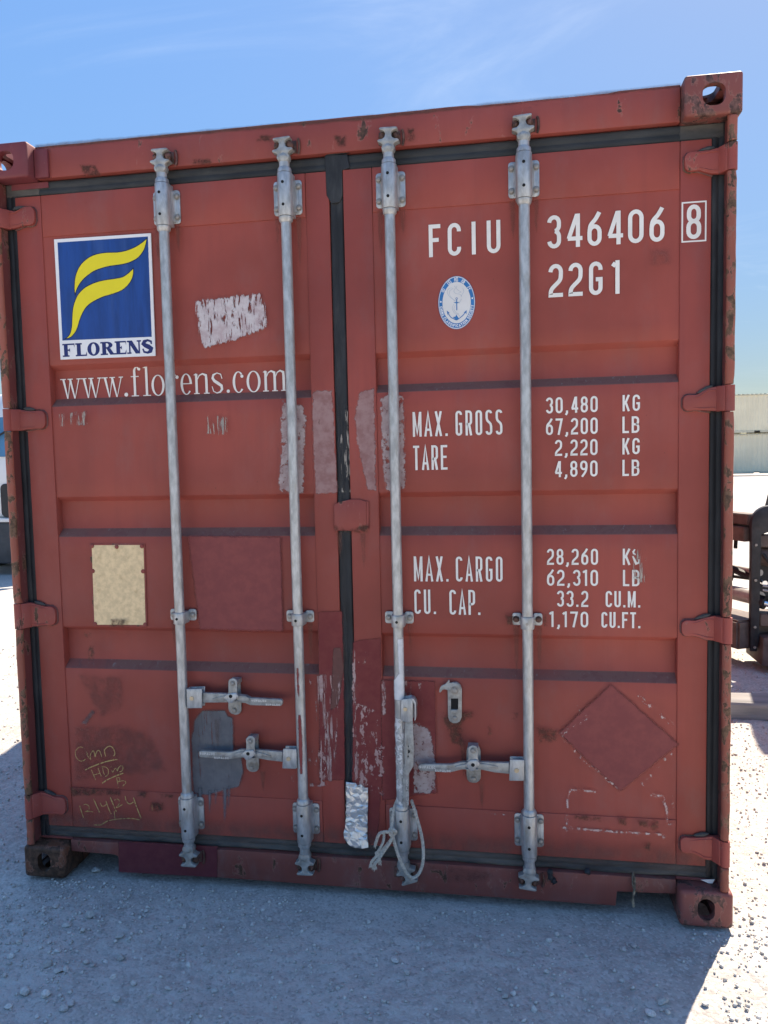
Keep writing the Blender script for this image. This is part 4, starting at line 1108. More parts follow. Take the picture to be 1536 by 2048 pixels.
# scraped remainder of the G beside 28,260 and a scrape through the B below
b = MB()
for pts in ([(2.1478, 1.1925), (2.1427, 1.1844), (2.1438, 1.1764)], [(2.1412, 1.1710), (2.1464, 1.1592), (2.1515, 1.1468), (2.1592, 1.1495), (2.1602, 1.1603)], [(2.1458, 1.1807), (2.1489, 1.1742)]):
    stroke(b, pts, [0.004, 0.006, 0.003] if len(pts) == 3 else ([0.004, 0.007, 0.007, 0.005, 0.003] if len(pts) == 5 else 0.004), YF)
b.build('lettering', M_WHITE, BOX, 'broken remainder of a scraped white G')

# serif web address in the upper left band
def ell(cx, cz, rx, rz, a0, a1, n=24): return arc(cx, cz, rx, rz, a0, a1, n)
def ringq(mb, cx, cz, rx, rz, T, t, a0, a1, y, n=28):
    o = ell(cx, cz, rx, rz, a0, a1, n); i = ell(cx, cz, rx - T, rz - t, a0, a1, n)
    vs = [(p[0], y, p[1]) for p in o] + [(p[0], y, p[1]) for p in i]
    k = n + 1
    for j in range(n):
        q = (j, j + 1, k + j + 1, k + j)
        a, b_, c = (Vector(vs[m]) for m in q[:3])
        if (b_ - a).cross(c - a).y > 0: q = q[::-1]
        mb.add([vs[m] for m in q], [(0, 1, 2, 3)])
def serif(mb, ch, x, w, z, h, T, t, y):
    """one serif letter: box x..x+w on baseline z, x-height (or cap height) h, thick/thin strokes T/t"""
    st = [y]
    def poly(p): film(mb, [(x + a, z + c) for a, c in p], st[0]); st[0] -= 0.00007
    def rect(a, b_, c, d): poly([(a, c), (b_, c), (b_, d), (a, d)])
    def stem(a, c0, c1, wd=None): wd = wd or T; rect(a - wd / 2, a + wd / 2, c0, c1)
    def ser(c, half, zz): rect(c - half, c + half, zz - t / 2, zz + t / 2)
    def ring(cx, cz, rx, rz, a0=0, a1=360, TT=None): ringq(mb, x + cx, z + cz, rx, rz, TT or T, t, a0, a1, st[0]); st[0] -= 0.00007
    def stk(p, wd): stroke(mb, [(x + a, z + c) for a, c in p], wd, st[0]); st[0] -= 0.00007
    def dot(cx, cz, r): poly(circle(cx, cz, r, 16))
    S = t / 2
    if ch == '.': dot(w / 2, w / 2, w / 2)
    elif ch == 'w':
        for a, c in ((0.10, 0.31), (0.43, 0.66)): poly([(a * w, h), (a * w + T, h), (c * w + T * .55, 0), (c * w, 0)])
        for a, c in ((0.34, 0.50), (0.69, 0.92)): poly([(a * w, 0), (a * w + t * .6, 0), (c * w + t * .8, h), (c * w - t * .4, h)])
        ser(0.15 * w, 0.14 * w, h - S); ser(0.50 * w, 0.13 * w, h - S); ser(0.91 * w, 0.10 * w, h - S)
    elif ch == 'f':
        stem(.36 * w, 0, h * 1.22); ring(.36 * w - T / 2 + .34 * w, h * 1.22, .34 * w, h * .24, 20, 180); dot(.84 * w, h * 1.33, T * .55); rect(0, .78 * w, h - t, h); ser(.38 * w, .36 * w, S)
    elif ch == 'l':
        stem(.5 * w, 0, h * 1.45); poly([(.05 * w, h * 1.39), (.5 * w, h * 1.36), (.5 * w, h * 1.46)]); ser(.5 * w, .46 * w, S)
    elif ch == 'o': ring(w / 2, h / 2, w / 2, h * .52)
    elif ch == 'c': ring(w / 2, h / 2, w / 2, h * .52, 48, 318); dot(.80 * w, h * .78, T * .62)
    elif ch == 'e':
        ring(w / 2, h / 2, w / 2, h * .52, 0, 318); rect(T * .6, w - T * .35, h * .5, h * .5 + t)
    elif ch in 'nmr':
        stem(T * .5 + w * (.12 if ch != 'm' else .07), 0, h * .98); x1 = T * .5 + w * (.12 if ch != 'm' else .07)
        poly([(0, h * .93), (x1, h * .9), (x1, h * 1.02)]); ser(x1, T * 1.15, S)
        if ch == 'r':
            stk([(x1, h * .6), (x1 + w * .15, h * .86), (x1 + w * .35, h * .97), (x1 + w * .55, h * .96)], [t, t * 1.3, t * 2, t]); dot(w * .84, h * .86, T * .68)
        else:
            cs = [w - T * .5 - w * .10] if ch == 'n' else [w * .5 + T * .08, w - T * .5 - w * .06]
            p = x1
            for c in cs:
                stem(c, 0, h * .66)
                stk([(p + T * .3, h * .68), (p + (c - p) * .3, h * .9), (p + (c - p) * .62, h * .975), (c - T * .12, h * .9), (c, h * .64)], [t * .8, t * 1.1, T * .6, T * .9, T])
                ser(c, T * 1.15, S); p = c
    elif ch == 's':
        stk([(w * .90, h * .70), (w * .80, h * .92), (w * .5, h * .985), (w * .2, h * .90), (w * .13, h * .74), (w * .28, h * .6), (w * .55, h * .49), (w * .84, h * .36), (w * .88, h * .19), (w * .72, h * .06), (w * .45, h * .015), (w * .18, h * .1), (w * .07, h * .34)],
            [t, t, t, T * .8, T * .95, T * 1.1, T * 1.2, T * 1.05, T * .9, T * .7, t, t, t])
    # capitals of the sign
    elif ch == 'F' or ch == 'E' or ch == 'L':
        stem(.12 * w + T / 2, 0, h); ser(.12 * w + T / 2, .12 * w + T / 2, S); ser(.12 * w + T / 2, .12 * w + T / 2, h - S)
        if ch != 'L': rect(.12 * w + T, w * .98, h - t, h); poly([(w, h), (w * .9, h), (w, h * .68)]); rect(.12 * w + T, w * .62, h * .5 - t * .5, h * .5 + t * .5); poly([(w * .62, h * .66), (w * .62, h * .34), (w * .5, h * .5)])
        if ch != 'F': rect(.12 * w + T, w, 0, t); poly([(w, 0), (w * 1.02, h * .36), (w * .88, t * .5)])
    elif ch == 'O': ring(w / 2, h / 2, w / 2, h * .52)
    elif ch == 'R':
        stem(.12 * w + T / 2, 0, h); ser(.12 * w + T / 2, .12 * w + T / 2, S); ser(.12 * w + T / 2, .12 * w + T / 2, h - S)
        ring(.45 * w, h * .74, .42 * w, h * .26, -90, 90); rect(.12 * w + T, .47 * w, h - t, h); rect(.12 * w + T, .47 * w, h * .48, h * .48 + t)
        poly([(.42 * w, h * .5), (.42 * w + T, h * .5), (w, 0), (w * 1.0 - T * 1.1, 0)]); ser(w * .93, T * .55, S)
    elif ch == 'N':
        stem(.14 * w + t / 2, 0, h, t * 1.1); stem(.86 * w, 0, h, t * 1.1); poly([(.04 * w, h), (.04 * w + T * 1.15, h), (.86 * w + t * .5, 0), (.86 * w - T * .9, 0)])
        ser(.15 * w, .15 * w, S); ser(.86 * w, .15 * w, h - S); ser(.1 * w, .1 * w, h - S)
    elif ch == 'S':
        stk([(w * .86, h * .66), (w * .84, h * .86), (w * .55, h * .965), (w * .26, h * .88), (w * .17, h * .72), (w * .34, h * .58), (w * .6, h * .47), (w * .82, h * .32), (w * .76, h * .13), (w * .5, h * .03), (w * .2, h * .1), (w * .10, h * .34)],
            [t, t * 1.3, t * 1.4, T * .8, T * .95, T, T * 1.1, T, T * .85, t * 1.5, t * 1.3, t])
b = MB()
za = [v[1] for v in [(0.6700, 1.7301), (0.6730, 1.8001)]]
LX = [(0.1883, 1.7647), (0.2666, 1.7619), (0.2672, 1.7619), (0.3467, 1.7591), (0.3474, 1.7590), (0.4280, 1.7562), (0.4311, 1.7560), (0.4451, 1.7555), (0.4578, 1.7551), (0.4958, 1.7537), (0.5002, 1.7536), (0.5317, 1.7525), (0.5336, 1.7524), (0.5825, 1.7506), (0.5869, 1.7505), (0.6373, 1.7487), (0.6410, 1.7485), (0.6831, 1.7470), (0.6880, 1.7469), (0.7458, 1.7448), (0.7526, 1.7446), (0.7965, 1.7430), (0.8074, 1.7426), (0.8190, 1.7422), (0.8299, 1.7418), (0.8722, 1.7403), (0.8795, 1.7400), (0.9293, 1.7382), (0.9371, 1.7380), (1.0204, 1.7350)]
for k, ch in enumerate('www.florens.com'):
    serif(b, ch, LX[2 * k][0], LX[2 * k + 1][0] - LX[2 * k][0], za[0], za[1] - za[0], 0.0088, 0.0032, 0.0866)
b.build('lettering', M_WHITE, BOX, 'white serif web address www.florens.com')

# blue sign with the yellow flame
SIGN = MB()
SIGN.prism([(0.2128, 2.2752), (0.5706, 2.2720), (0.5690, 1.8616), (0.2146, 1.8637)], 0.0535, 0.0577, 'y', 0.0004)
sign = SIGN.build('logo_sign', M_SIGNW, BOX, 'blue sign with a yellow flame shaped letter and FLORENS')
b = MB(); film(b, [(0.2259, 2.2636), (0.5599, 2.2617), (0.5585, 1.9264), (0.2257, 1.9291)], 0.0533); b.build('blue_field', M_SIGNB, sign)
F1 = [(0.5565, 2.2557), (0.5520, 2.2381), (0.5424, 2.2162), (0.5217, 2.1939), (0.4901, 2.1801), (0.4588, 2.1746), (0.4087, 2.1709), (0.3643, 2.1611), (0.3352, 2.1468), (0.3121, 2.1298), (0.2958, 2.1107), (0.2867, 2.0940), (0.2828, 2.0809), (0.2808, 2.1041), (0.2845, 2.1355), (0.2935, 2.1608), (0.3086, 2.1828), (0.3284, 2.1987), (0.3511, 2.2103), (0.3797, 2.2165), (0.4111, 2.2179), (0.4484, 2.2166), (0.4797, 2.2203), (0.5110, 2.2295), (0.5362, 2.2419)]
F2 = [(0.5027, 2.1595), (0.5012, 2.1398), (0.4934, 2.1204), (0.4770, 2.1015), (0.4545, 2.0874), (0.4228, 2.0778), (0.3847, 2.0696), (0.3461, 2.0545), (0.3211, 2.0374), (0.3039, 2.0135), (0.2932, 1.9909), (0.2843, 1.9682), (0.2738, 1.9524), (0.2571, 1.9387), (0.2330, 1.9328), (0.2489, 1.9420), (0.2588, 1.9578), (0.2645, 1.9807), (0.2674, 2.0096), (0.2721, 2.0382), (0.2804, 2.0609), (0.2937, 2.0832), (0.3157, 2.1021), (0.3429, 2.1149), (0.3749, 2.1233), (0.4065, 2.1272), (0.4379, 2.1293), (0.4630, 2.1335), (0.4821, 2.1437), (0.4950, 2.1532)]
def loop_smooth(P, n=5):
    """smooth closed outline keeping the sharp tips"""
    tips = [0, min(range(len(P)), key=lambda i: P[i][1])]
    a = smooth(P[tips[0]:tips[1] + 1], n); c = smooth(P[tips[1]:] + [P[0]], n)
    return a + c[1:-1]
for P in (F1, F2):
    S_ = loop_smooth(P)
    b = MB(); film(b, S_, 0.0530); b.build('yellow_flame', M_SIGNY, sign)
    b = MB(); stroke(b, S_, 0.0026, 0.0528, True); b.build('flame_outline', M_SIGNK, sign)
b = MB()
LX = [(0.2245, 1.8953), (0.2706, 1.8933), (0.2738, 1.8931), (0.3159, 1.8913), (0.3184, 1.8912), (0.3647, 1.8892), (0.3678, 1.8890), (0.4195, 1.8867), (0.4214, 1.8867), (0.4633, 1.8848), (0.4664, 1.8847), (0.5181, 1.8824), (0.5199, 1.8823), (0.5620, 1.8805)]
zz = [v[1] for v in [(0.3935, 1.8723), (0.3958, 1.9172)]]
for k, ch in enumerate('FLORENS'):
    serif(b, ch, LX[2 * k][0], LX[2 * k + 1][0] - LX[2 * k][0], zz[0], zz[1] - zz[0], 0.0145, 0.0050, 0.0532)
b.build('sign_lettering', M_NAVY, sign)

# oval class emblem
ec, er, ez = [(1.5990, 1.9858), (1.6580, 1.9826), (1.6002, 2.0693)]
ERX, ERZ = er[0] - ec[0], ez[1] - ec[1]
b = MB(); b.prism(circle(ec[0], ec[1], ERX, 48, ERZ), 0.0568, 0.0577, 'y'); emb = b.build('class_emblem', M_EMBW, BOX, 'white oval emblem with a blue ring and an anchor')
b = MB(); ringq(b, ec[0], ec[1], ERX * .945, ERZ * .955, ERX * .18, ERZ * .175, 0, 360, 0.0566, 48)
ringq(b, ec[0], ec[1], ERX * 1.0, ERZ * 1.0, 0.0012, 0.0012, 0, 360, 0.0567, 48); b.build('emblem_ring', M_EMBB, emb)
def placed(mb, strokes, cx, cz, ang, w, h, s, y):
    t_ = MB()
    for g in strokes:
        cl = isinstance(g, tuple); p = g[1] if cl else g
        p = [q for i, q in enumerate(p) if i == 0 or (Vector(q) - Vector(p[i - 1])).length > 1e-6]
        stroke(t_, p, s, y, cl); y -= 0.00006
    ca, sa = math.cos(ang), math.sin(ang)
    mb.add([(cx + (vx - w / 2) * ca - (vz - h / 2) * sa, vy, cz + (vx - w / 2) * sa + (vz - h / 2) * ca) for vx, vy, vz in t_.v], t_.f)
b = MB()
txt = 'CHINA CLASSIFICATION SOCIETY'
RX, RZ = ERX * .855, ERZ * .868
tab = [(a, ec[0] + RX * math.cos(math.radians(a)), ec[1] + RZ * math.sin(math.radians(a))) for a in np.linspace(187, 353, 400)]
cum = [0]
for p, q in zip(tab[:-1], tab[1:]): cum.append(cum[-1] + math.hypot(q[1] - p[1], q[2] - p[2]))
wsum = [0.5 if c in 'I ' else 1.0 for c in txt]; tot = sum(wsum); run = 0
for c, w in zip(txt, wsum):
    s_ = (run + w / 2) / tot * cum[-1]; run += w
    i = min(range(400), key=lambda k: abs(cum[k] - s_)); j = min(i + 1, 399); i0 = max(0, j - 1)
    ang = math.atan2(tab[j][2] - tab[i0][2], tab[j][1] - tab[i0][1])
    cw = cum[-1] / tot * w * .8; chh = 0.0088
    placed(b, glyph(c, cw, chh, 0.0017), tab[i][1], tab[i][2], ang, cw, chh, 0.0017, 0.0563)
HAN = {'zhong': [('closed', [(.12, .3), (.88, .3), (.88, .75), (.12, .75)]), [(.5, 0), (.5, 1)]],
       'guo': [('closed', [(.05, 0), (.95, 0), (.95, 1), (.05, 1)]), [(.24, .78), (.76, .78)], [(.28, .5), (.72, .5)], [(.22, .2), (.78, .2)], [(.5, .2), (.5, .78)]],
       'chuan': [[(.08, 0), (.12, .85), (.42, .85), (.42, 0)], [(0, .48), (.5, .48)], [(.27, .95), (.2, .8)], [(.62, .55), (.64, .95), (.9, .95), (.94, .6)], ('closed', [(.6, .05), (.94, .05), (.94, .4), (.6, .4)])],
       'ji': [[(.3, 1), (.05, .68), (.36, .7), (.05, .36), (.38, .42)], [(0, .08), (.4, .2)], [(.48, .95), (.86, .95), (.74, .6), (.96, .58), (.5, 0)], [(.6, .95), (.6, .5), (.45, 0)], [(.64, .5), (.97, 0)]],
       'she': [[(.2, 1), (.26, .88)], [(.02, .75), (.4, .75), (.04, .35)], [(.22, .58), (.22, 0)], [(.7, .95), (.7, .05)], [(.5, .6), (.92, .6)], [(.45, .05), (.98, .05)]]}
for (k, g), a in zip(HAN.items(), (146, 117, 91, 64, 37)):
    s = 0.0125
    px, pz = ec[0] + RX * math.cos(math.radians(a)), ec[1] + RZ * math.sin(math.radians(a))
    ang = math.atan2(RZ * math.cos(math.radians(a)), -RX * math.sin(math.radians(a))) - math.pi
    sc = [('closed', [(p[0] * s, p[1] * s) for p in q[1]]) if isinstance(q, tuple) else [(p[0] * s, p[1] * s) for p in q] for q in g]
    placed(b, sc, px, pz, ang, s, s, 0.0014, 0.0563)
for a in (176, 9):
    px, pz = ec[0] + RX * math.cos(math.radians(a)), ec[1] + RZ * math.sin(math.radians(a))
    st = [(px + (0.0042 if i % 2 == 0 else 0.0017) * math.sin(math.pi * i / 5), pz + (0.0042 if i % 2 == 0 else 0.0017) * math.cos(math.pi * i / 5)) for i in range(10)]
    film(b, st[::-1], 0.0563)
b.build('emblem_lettering', M_SIGNW, emb, 'small white lettering CHINA CLASSIFICATION SOCIETY round the ring')
b = MB(); y = 0.0561
C9 = lambda p: p
stroke(b, circle(*[(1.5993, 1.9985)][0], 0.0028, 14), 0.0016, y, True)
stroke(b, [(1.5992, 1.9947), (1.5992, 1.9617)], 0.0030, y - .0001)
film(b, [(1.5886, 1.9881), (1.6085, 1.9870), (1.6019, 1.9836), (1.5961, 1.9839)], y - .0002)
film(b, [(1.5975, 1.9486), (1.6053, 1.9360), (1.5986, 1.9296), (1.5863, 1.9410), (1.5946, 1.9422)], y)
stroke(b, smooth([(1.5715, 1.9541), (1.5796, 1.9414), (1.5879, 1.9360), (1.5978, 1.9314), (1.6078, 1.9367), (1.6196, 1.9459), (1.6276, 1.9569)], 4), 0.0022, y - .0001)
film(b, [(1.5674, 1.9625), (1.5773, 1.9538), (1.5723, 1.9549), (1.5697, 1.9476)], y - .0003); film(b, [(1.6308, 1.9603), (1.6295, 1.9470), (1.6271, 1.9520), (1.6213, 1.9532)], y - .0003)
b.build('emblem_anchor', M_EMBB, emb)
b = MB(); y = 0.0565
for pts in ([(1.5970, 1.9913), (1.5854, 1.9985), (1.5756, 2.0072), (1.5700, 2.0190), (1.5726, 2.0286), (1.5826, 2.0330), (1.5892, 2.0293)], [(1.5928, 1.9915), (1.5822, 2.0036), (1.5765, 2.0137), (1.5784, 2.0250), (1.5859, 2.0279)], [(1.5927, 2.0389), (1.5959, 2.0322), (1.5908, 2.0227), (1.5973, 2.0142), (1.6089, 2.0119), (1.6154, 2.0050)],
            [(1.6010, 2.0385), (1.5992, 2.0304), (1.6057, 2.0235), (1.6139, 2.0182), (1.6056, 2.0162)], [(1.6191, 2.0309), (1.6222, 2.0193), (1.6171, 2.0114), (1.6137, 2.0035)], [(1.5902, 1.9819), (1.5850, 1.9690), (1.5914, 1.9540), (1.6030, 1.9484), (1.6095, 1.9416)], [(1.5951, 1.9783), (1.5900, 1.9671), (1.5964, 1.9553), (1.6063, 1.9499)], [(1.6060, 1.9827), (1.6102, 1.9890), (1.6153, 1.9969)]):
    stroke(b, smooth(pts, 4), 0.0010, y); y -= 0.00003
b.build('emblem_scroll', M_EMBG, emb)

# brass data plate with rivets
b = MB(); b.prism([(0.2893, 1.2158), (0.4988, 1.2165), (0.4939, 0.9213), (0.2865, 0.9196)], 0.0562, 0.0577, 'y', 0.0004); plate = b.build('data_plate', M_HINGE, BOX, 'blank weathered brass plate')
b = MB(); b.prism([(0.2972, 1.2102), (0.4934, 1.2104), (0.4883, 0.9268), (0.2928, 0.9246)], 0.0554, 0.0563, 'y', 0.0003); b.build('brass_face', M_BRASS, plate)
b = MB()
for p in [(0.2986, 1.2074), (0.3923, 1.2044), (0.4874, 1.2062), (0.2969, 1.1181), (0.4876, 1.1173), (0.2959, 0.9275), (0.4869, 0.9282)]:
    b.tube([(p[0], 0.0553, p[1]), (p[0], 0.0526, p[1]), (p[0], 0.0518, p[1])], [0.0078, 0.0066, 0.003], 12)
b.build('rivet', M_HINGE, plate)

# ------------------------------------------------------------------ worn paint, tape remains, rust
YD = [0.0541]
def stain(poly, mat, name='paint_patch', label=None, **k):
    YD[0] -= 0.00012
    y = k.pop('y', None) or YD[0]
    return decal(name, poly, mat, BOX, y, label=label, **k)
PM_MAROON = patch_mat('maroon_overpaint', (0.222, 0.053, 0.051), (0.262, 0.066, 0.058), amp=0.012, nscale=40, soft=0.006)
PM_DKRED = patch_mat('fresh_red_overpaint', (0.19, 0.032, 0.032), (0.22, 0.045, 0.04), amp=0.010, nscale=30, opacity=0.92)
PM_SILLM = patch_mat('maroon_sill_overpaint', (0.115, 0.022, 0.032), (0.14, 0.032, 0.04), amp=0.004, nscale=30, opacity=0.95)
PM_LABEL = patch_mat('torn_white_label', (0.60, 0.55, 0.54), (0.46, 0.36, 0.36), amp=0.035, nscale=42, stretch=(2.6, 1, 0.7), cov=0.45, cscale=24, cstretch=(3.4, 1, 0.6), csoft=0.03)
PM_TAPE = patch_mat('tape_residue', (0.40, 0.25, 0.235), (0.30, 0.155, 0.145), amp=0.024, nscale=60, cov=0.30, cscale=22, cstretch=(1, 1, 0.5), csoft=0.08, opacity=0.85)
PM_TAPEW = patch_mat('tape_residue_pale', (0.50, 0.42, 0.40), (0.36, 0.25, 0.24), amp=0.030, nscale=70, cov=0.41, cscale=34, csoft=0.05, opacity=0.85)
PM_PRIMER = patch_mat('grey_primer', (0.15, 0.16, 0.172), (0.19, 0.198, 0.21), amp=0.012, nscale=30, soft=0.005, cov=0.36, cscale=24, cstretch=(2.2, 1, 0.16), csoft=0.09, opacity=0.82)
PM_SCRAPE = patch_mat('scraped_paint', (0.48, 0.32, 0.29), (0.36, 0.20, 0.18), amp=0.03, nscale=60, cov=0.555, cscale=34, cstretch=(1, 1, 0.55), csoft=0.012)
PM_SCRAPE2 = patch_mat('scraped_paint_streaks', (0.50, 0.38, 0.35), (0.34, 0.19, 0.17), amp=0.03, nscale=60, cov=0.555, cscale=30, cstretch=(2.4, 1, 0.22), csoft=0.02)
PM_RUST = patch_mat('rust_spot', (0.10, 0.045, 0.025), (0.06, 0.03, 0.02), amp=0.022, nscale=60, soft=0.006, cov=0.47, cscale=48, csoft=0.12, opacity=0.7)
PM_TOPLINE = patch_mat('brown_edge_grime', (0.10, 0.055, 0.04), (0.13, 0.07, 0.05), amp=0.012, nscale=14, soft=0.006, opacity=0.7)
PM_SCUFF = patch_mat('dark_scuff', (0.12, 0.055, 0.05), (0.15, 0.065, 0.055), amp=0.03, nscale=20, soft=0.012, cov=0.46, cscale=24, csoft=0.18, opacity=0.38)
PM_GREASE = patch_mat('grey_grime', (0.11, 0.085, 0.085), (0.15, 0.11, 0.11), amp=0.012, nscale=60, soft=0.004, cov=0.42, cscale=50, cstretch=(1, 1, 0.8), csoft=0.10, opacity=0.7)
PM_FLECK = patch_mat('white_flecks', (0.62, 0.50, 0.45), (0.46, 0.30, 0.26), amp=0.016, nscale=90, cov=0.565, cscale=60, csoft=0.015)
PM_FLECK2 = patch_mat('pale_outline_flecks', (0.66, 0.53, 0.48), (0.46, 0.30, 0.26), amp=0.012, nscale=110, cov=0.50, cscale=55, csoft=0.03)
PM_RUN = patch_mat('rust_run', (0.12, 0.045, 0.03), (0.15, 0.06, 0.04), amp=0.008, nscale=40, soft=0.004, cov=0.42, cscale=30, cstretch=(2.5, 1, 0.3), csoft=0.15, opacity=0.45)
PM_LOW = patch_mat('low_splash_dirt', (0.15, 0.085, 0.07), (0.19, 0.12, 0.10), amp=0.07, nscale=9, soft=0.03, cov=0.44, cscale=20, cstretch=(1, 1, 0.5), csoft=0.2, opacity=0.42)
PM_WTAPE = patch_mat('white_tape', (0.74, 0.74, 0.73), (0.62, 0.62, 0.61), amp=0.004, nscale=60)
PM_REDSM = patch_mat('red_smear', (0.24, 0.045, 0.045), (0.28, 0.07, 0.06), amp=0.008, nscale=60, cov=0.34, cscale=60, cstretch=(1, 1, 0.25))
PM_BROWN = patch_mat('brown_tape', (0.17, 0.075, 0.062), (0.14, 0.06, 0.052), amp=0.006, nscale=60, opacity=0.85)
PM_TEARG = patch_mat('dried_seal_smear', (0.02, 0.022, 0.025), (0.04, 0.04, 0.042), amp=0.012, nscale=60)
PM_SCRATCH = patch_mat('pale_scratches', (0.40, 0.36, 0.30), (0.28, 0.25, 0.22), amp=0.02, nscale=60, cov=0.56, cscale=26, cstretch=(4, 1, 0.35), csoft=0.02)

stain([(0.6607, 1.2415), (0.9925, 1.2366), (0.9910, 0.9135), (0.6913, 0.9157)], PM_MAROON, label='large square of darker repainted red')
stain([(0.2277, 0.7368), (0.3883, 0.7355), (0.3868, 0.6262), (0.3077, 0.5924), (0.2804, 0.6282)], PM_SCUFF)
stain([(0.1977, 0.5459), (0.3738, 0.5580), (0.4874, 0.5294), (0.5387, 0.4036), (0.1870, 0.3496)], PM_SCUFF)
stain([(0.2241, 0.5617), (0.2679, 0.6131), (0.2793, 0.6061), (0.2415, 0.5568)], PM_GREASE)
stain([(2.0745, 0.7573), (2.2814, 0.5706), (2.1024, 0.4060), (1.9111, 0.5919)], PM_MAROON, label='diamond shape of darker red left by a removed placard')
stain([(0.3528, 0.1338), (0.7290, 0.1391), (0.7246, 0.0246), (0.3471, 0.0185)], PM_SILLM, y=0.0443, label='maroon repainted stretch of the sill')
stain([(0.6595, 0.5903), (0.6887, 0.6236), (0.7718, 0.6282), (0.7803, 0.6089), (0.8002, 0.6025), (0.7974, 0.4788), (0.8245, 0.4674), (0.8318, 0.4175), (0.8132, 0.3589), (0.7703, 0.3458), (0.6951, 0.3201), (0.6411, 0.3264), (0.6434, 0.5174)], PM_PRIMER, label='grey primer patch with runs')
for p in ([(0.6625, 0.3458), (0.6756, 0.3464), (0.6676, 0.2418), (0.6638, 0.2177), (0.6620, 0.2415)], [(0.6996, 0.3385), (0.7107, 0.3391), (0.7033, 0.2695), (0.7009, 0.2547), (0.6996, 0.2692)], [(0.7539, 0.3504), (0.7705, 0.3513), (0.7597, 0.2599), (0.7559, 0.2323), (0.7541, 0.2596)], [(0.7726, 0.3568), (0.7818, 0.3573), (0.7749, 0.2953), (0.7726, 0.2824), (0.7712, 0.2951)], [(0.7219, 0.3397), (0.7331, 0.3403), (0.7272, 0.3072), (0.7247, 0.2925), (0.7234, 0.3070)]):
    stain(p, PM_PRIMER, 'paint_run', cell=0.0025, margin=0.005)
stain([(0.7209, 2.0381), (0.9480, 2.0487), (0.9609, 2.0202), (0.9685, 1.9379), (0.8555, 1.9020), (0.7466, 1.8803), (0.7248, 1.9581)], PM_LABEL, 'label_residue', 'torn remains of a white paper label', cell=0.003, margin=0.03)
stain([(1.0158, 1.6917), (1.0826, 1.6747), (1.0932, 1.6280), (1.0883, 1.5784), (1.0757, 1.3864), (0.9991, 1.3875), (0.9935, 1.4298), (1.0072, 1.5303), (1.0069, 1.6305)], PM_TAPEW, 'tape_residue', 'pale tape residue behind the second rod', cell=0.003, margin=0.02)
stain([(1.1200, 1.7229), (1.1845, 1.7206), (1.1888, 1.6252), (1.1895, 1.5261), (1.1943, 1.3848), (1.1205, 1.3825), (1.1178, 1.5278), (1.1160, 1.6439)], PM_TAPE, 'tape_residue', 'pinkish tape residue beside the door joint', cell=0.003, margin=0.02)
stain([(1.2786, 1.7124), (1.3256, 1.7253), (1.3251, 1.5558), (1.3247, 1.3913), (1.2962, 1.3917), (1.2858, 1.4497), (1.2648, 1.5573), (1.2601, 1.6395)], PM_TAPE, 'tape_residue', 'curved strip of pinkish tape residue', cell=0.003, margin=0.02)
stain([(1.3480, 1.6856), (1.3781, 1.7008), (1.4208, 1.6961), (1.4219, 1.5859), (1.4215, 1.3932), (1.3632, 1.3907), (1.3496, 1.4568), (1.3475, 1.5879)], PM_TAPEW, 'tape_residue', 'pale tape residue behind the third rod', cell=0.003, margin=0.02)
stain([(1.1178, 0.9808), (1.1993, 0.9851), (1.2005, 0.7656), (1.1946, 0.3994), (1.1065, 0.3950), (1.1134, 0.7634)], PM_DKRED, label='fresh red overpaint beside the door joint')
stain([(1.2345, 0.8815), (1.3306, 0.8969), (1.3233, 0.4057), (1.3030, 0.1937), (1.2765, 0.1743), (1.2209, 0.4007)], PM_DKRED, label='fresh red overpaint on the right door edge')
stain([(1.3274, 0.7518), (1.5095, 0.7533), (1.5065, 0.3716), (1.3234, 0.3357)], PM_DKRED, label='fresh red overpaint by the hanging handle')
stain([(1.1666, 0.8596), (1.1926, 0.8601), (1.2012, 0.7915), (1.1827, 0.6786), (1.1734, 0.6575), (1.1520, 0.6428), (1.1583, 0.7472)], PM_BROWN, 'tape_residue', 'brown tape remnant beside the door joint')
stain([(1.2269, 0.8522), (1.2852, 0.8466), (1.2706, 0.8086), (1.2534, 0.8099), (1.2331, 0.8249)], PM_SCRAPE, 'paint_scrape', cell=0.003)
stain([(1.2321, 0.8523), (1.2441, 0.8526), (1.2365, 0.5414), (1.2475, 0.4195), (1.2261, 0.4009)], PM_SCRAPE2, 'paint_scrape', cell=0.003)
stain([(1.2397, 0.6717), (1.3301, 0.6402), (1.3366, 0.5454), (1.3290, 0.3536), (1.2327, 0.3837)], PM_SCRAPE, 'paint_scrape', 'pale scraped flecks on the right door edge', cell=0.003)
stain([(1.3308, 0.7519), (1.3445, 0.7523), (1.3385, 0.6319), (1.3316, 0.6316)], PM_SCRAPE2, 'paint_scrape', cell=0.003)
stain([(1.0993, 0.7630), (1.2040, 0.7657), (1.1765, 0.6436), (1.1560, 0.3975), (1.1065, 0.3950)], PM_SCRAPE2, 'paint_scrape', cell=0.003)
stain([(1.4004, 0.7504), (1.4760, 0.7473), (1.4771, 0.6196), (1.4644, 0.5678), (1.4391, 0.5668), (1.4367, 0.6182), (1.4035, 0.6513)], PM_SCRAPE2, 'paint_scrape', cell=0.003)
stain([(1.4331, 0.6095), (1.4817, 0.5941), (1.4978, 0.5519), (1.5079, 0.4579), (1.5005, 0.4145), (1.5066, 0.3802), (1.4778, 0.3683), (1.4320, 0.3677)], PM_TAPEW, 'tape_residue', 'torn pale tape by the hanging handle', cell=0.003)
stain([(1.0641, 0.7621), (1.0957, 0.7594), (1.0978, 0.7108), (1.0713, 0.7065)], PM_SCRAPE, 'paint_scrape', cell=0.003)
stain([(1.0599, 0.4990), (1.1271, 0.5018), (1.1414, 0.3791), (1.0703, 0.3719)], PM_SCRAPE, 'paint_scrape', cell=0.003)
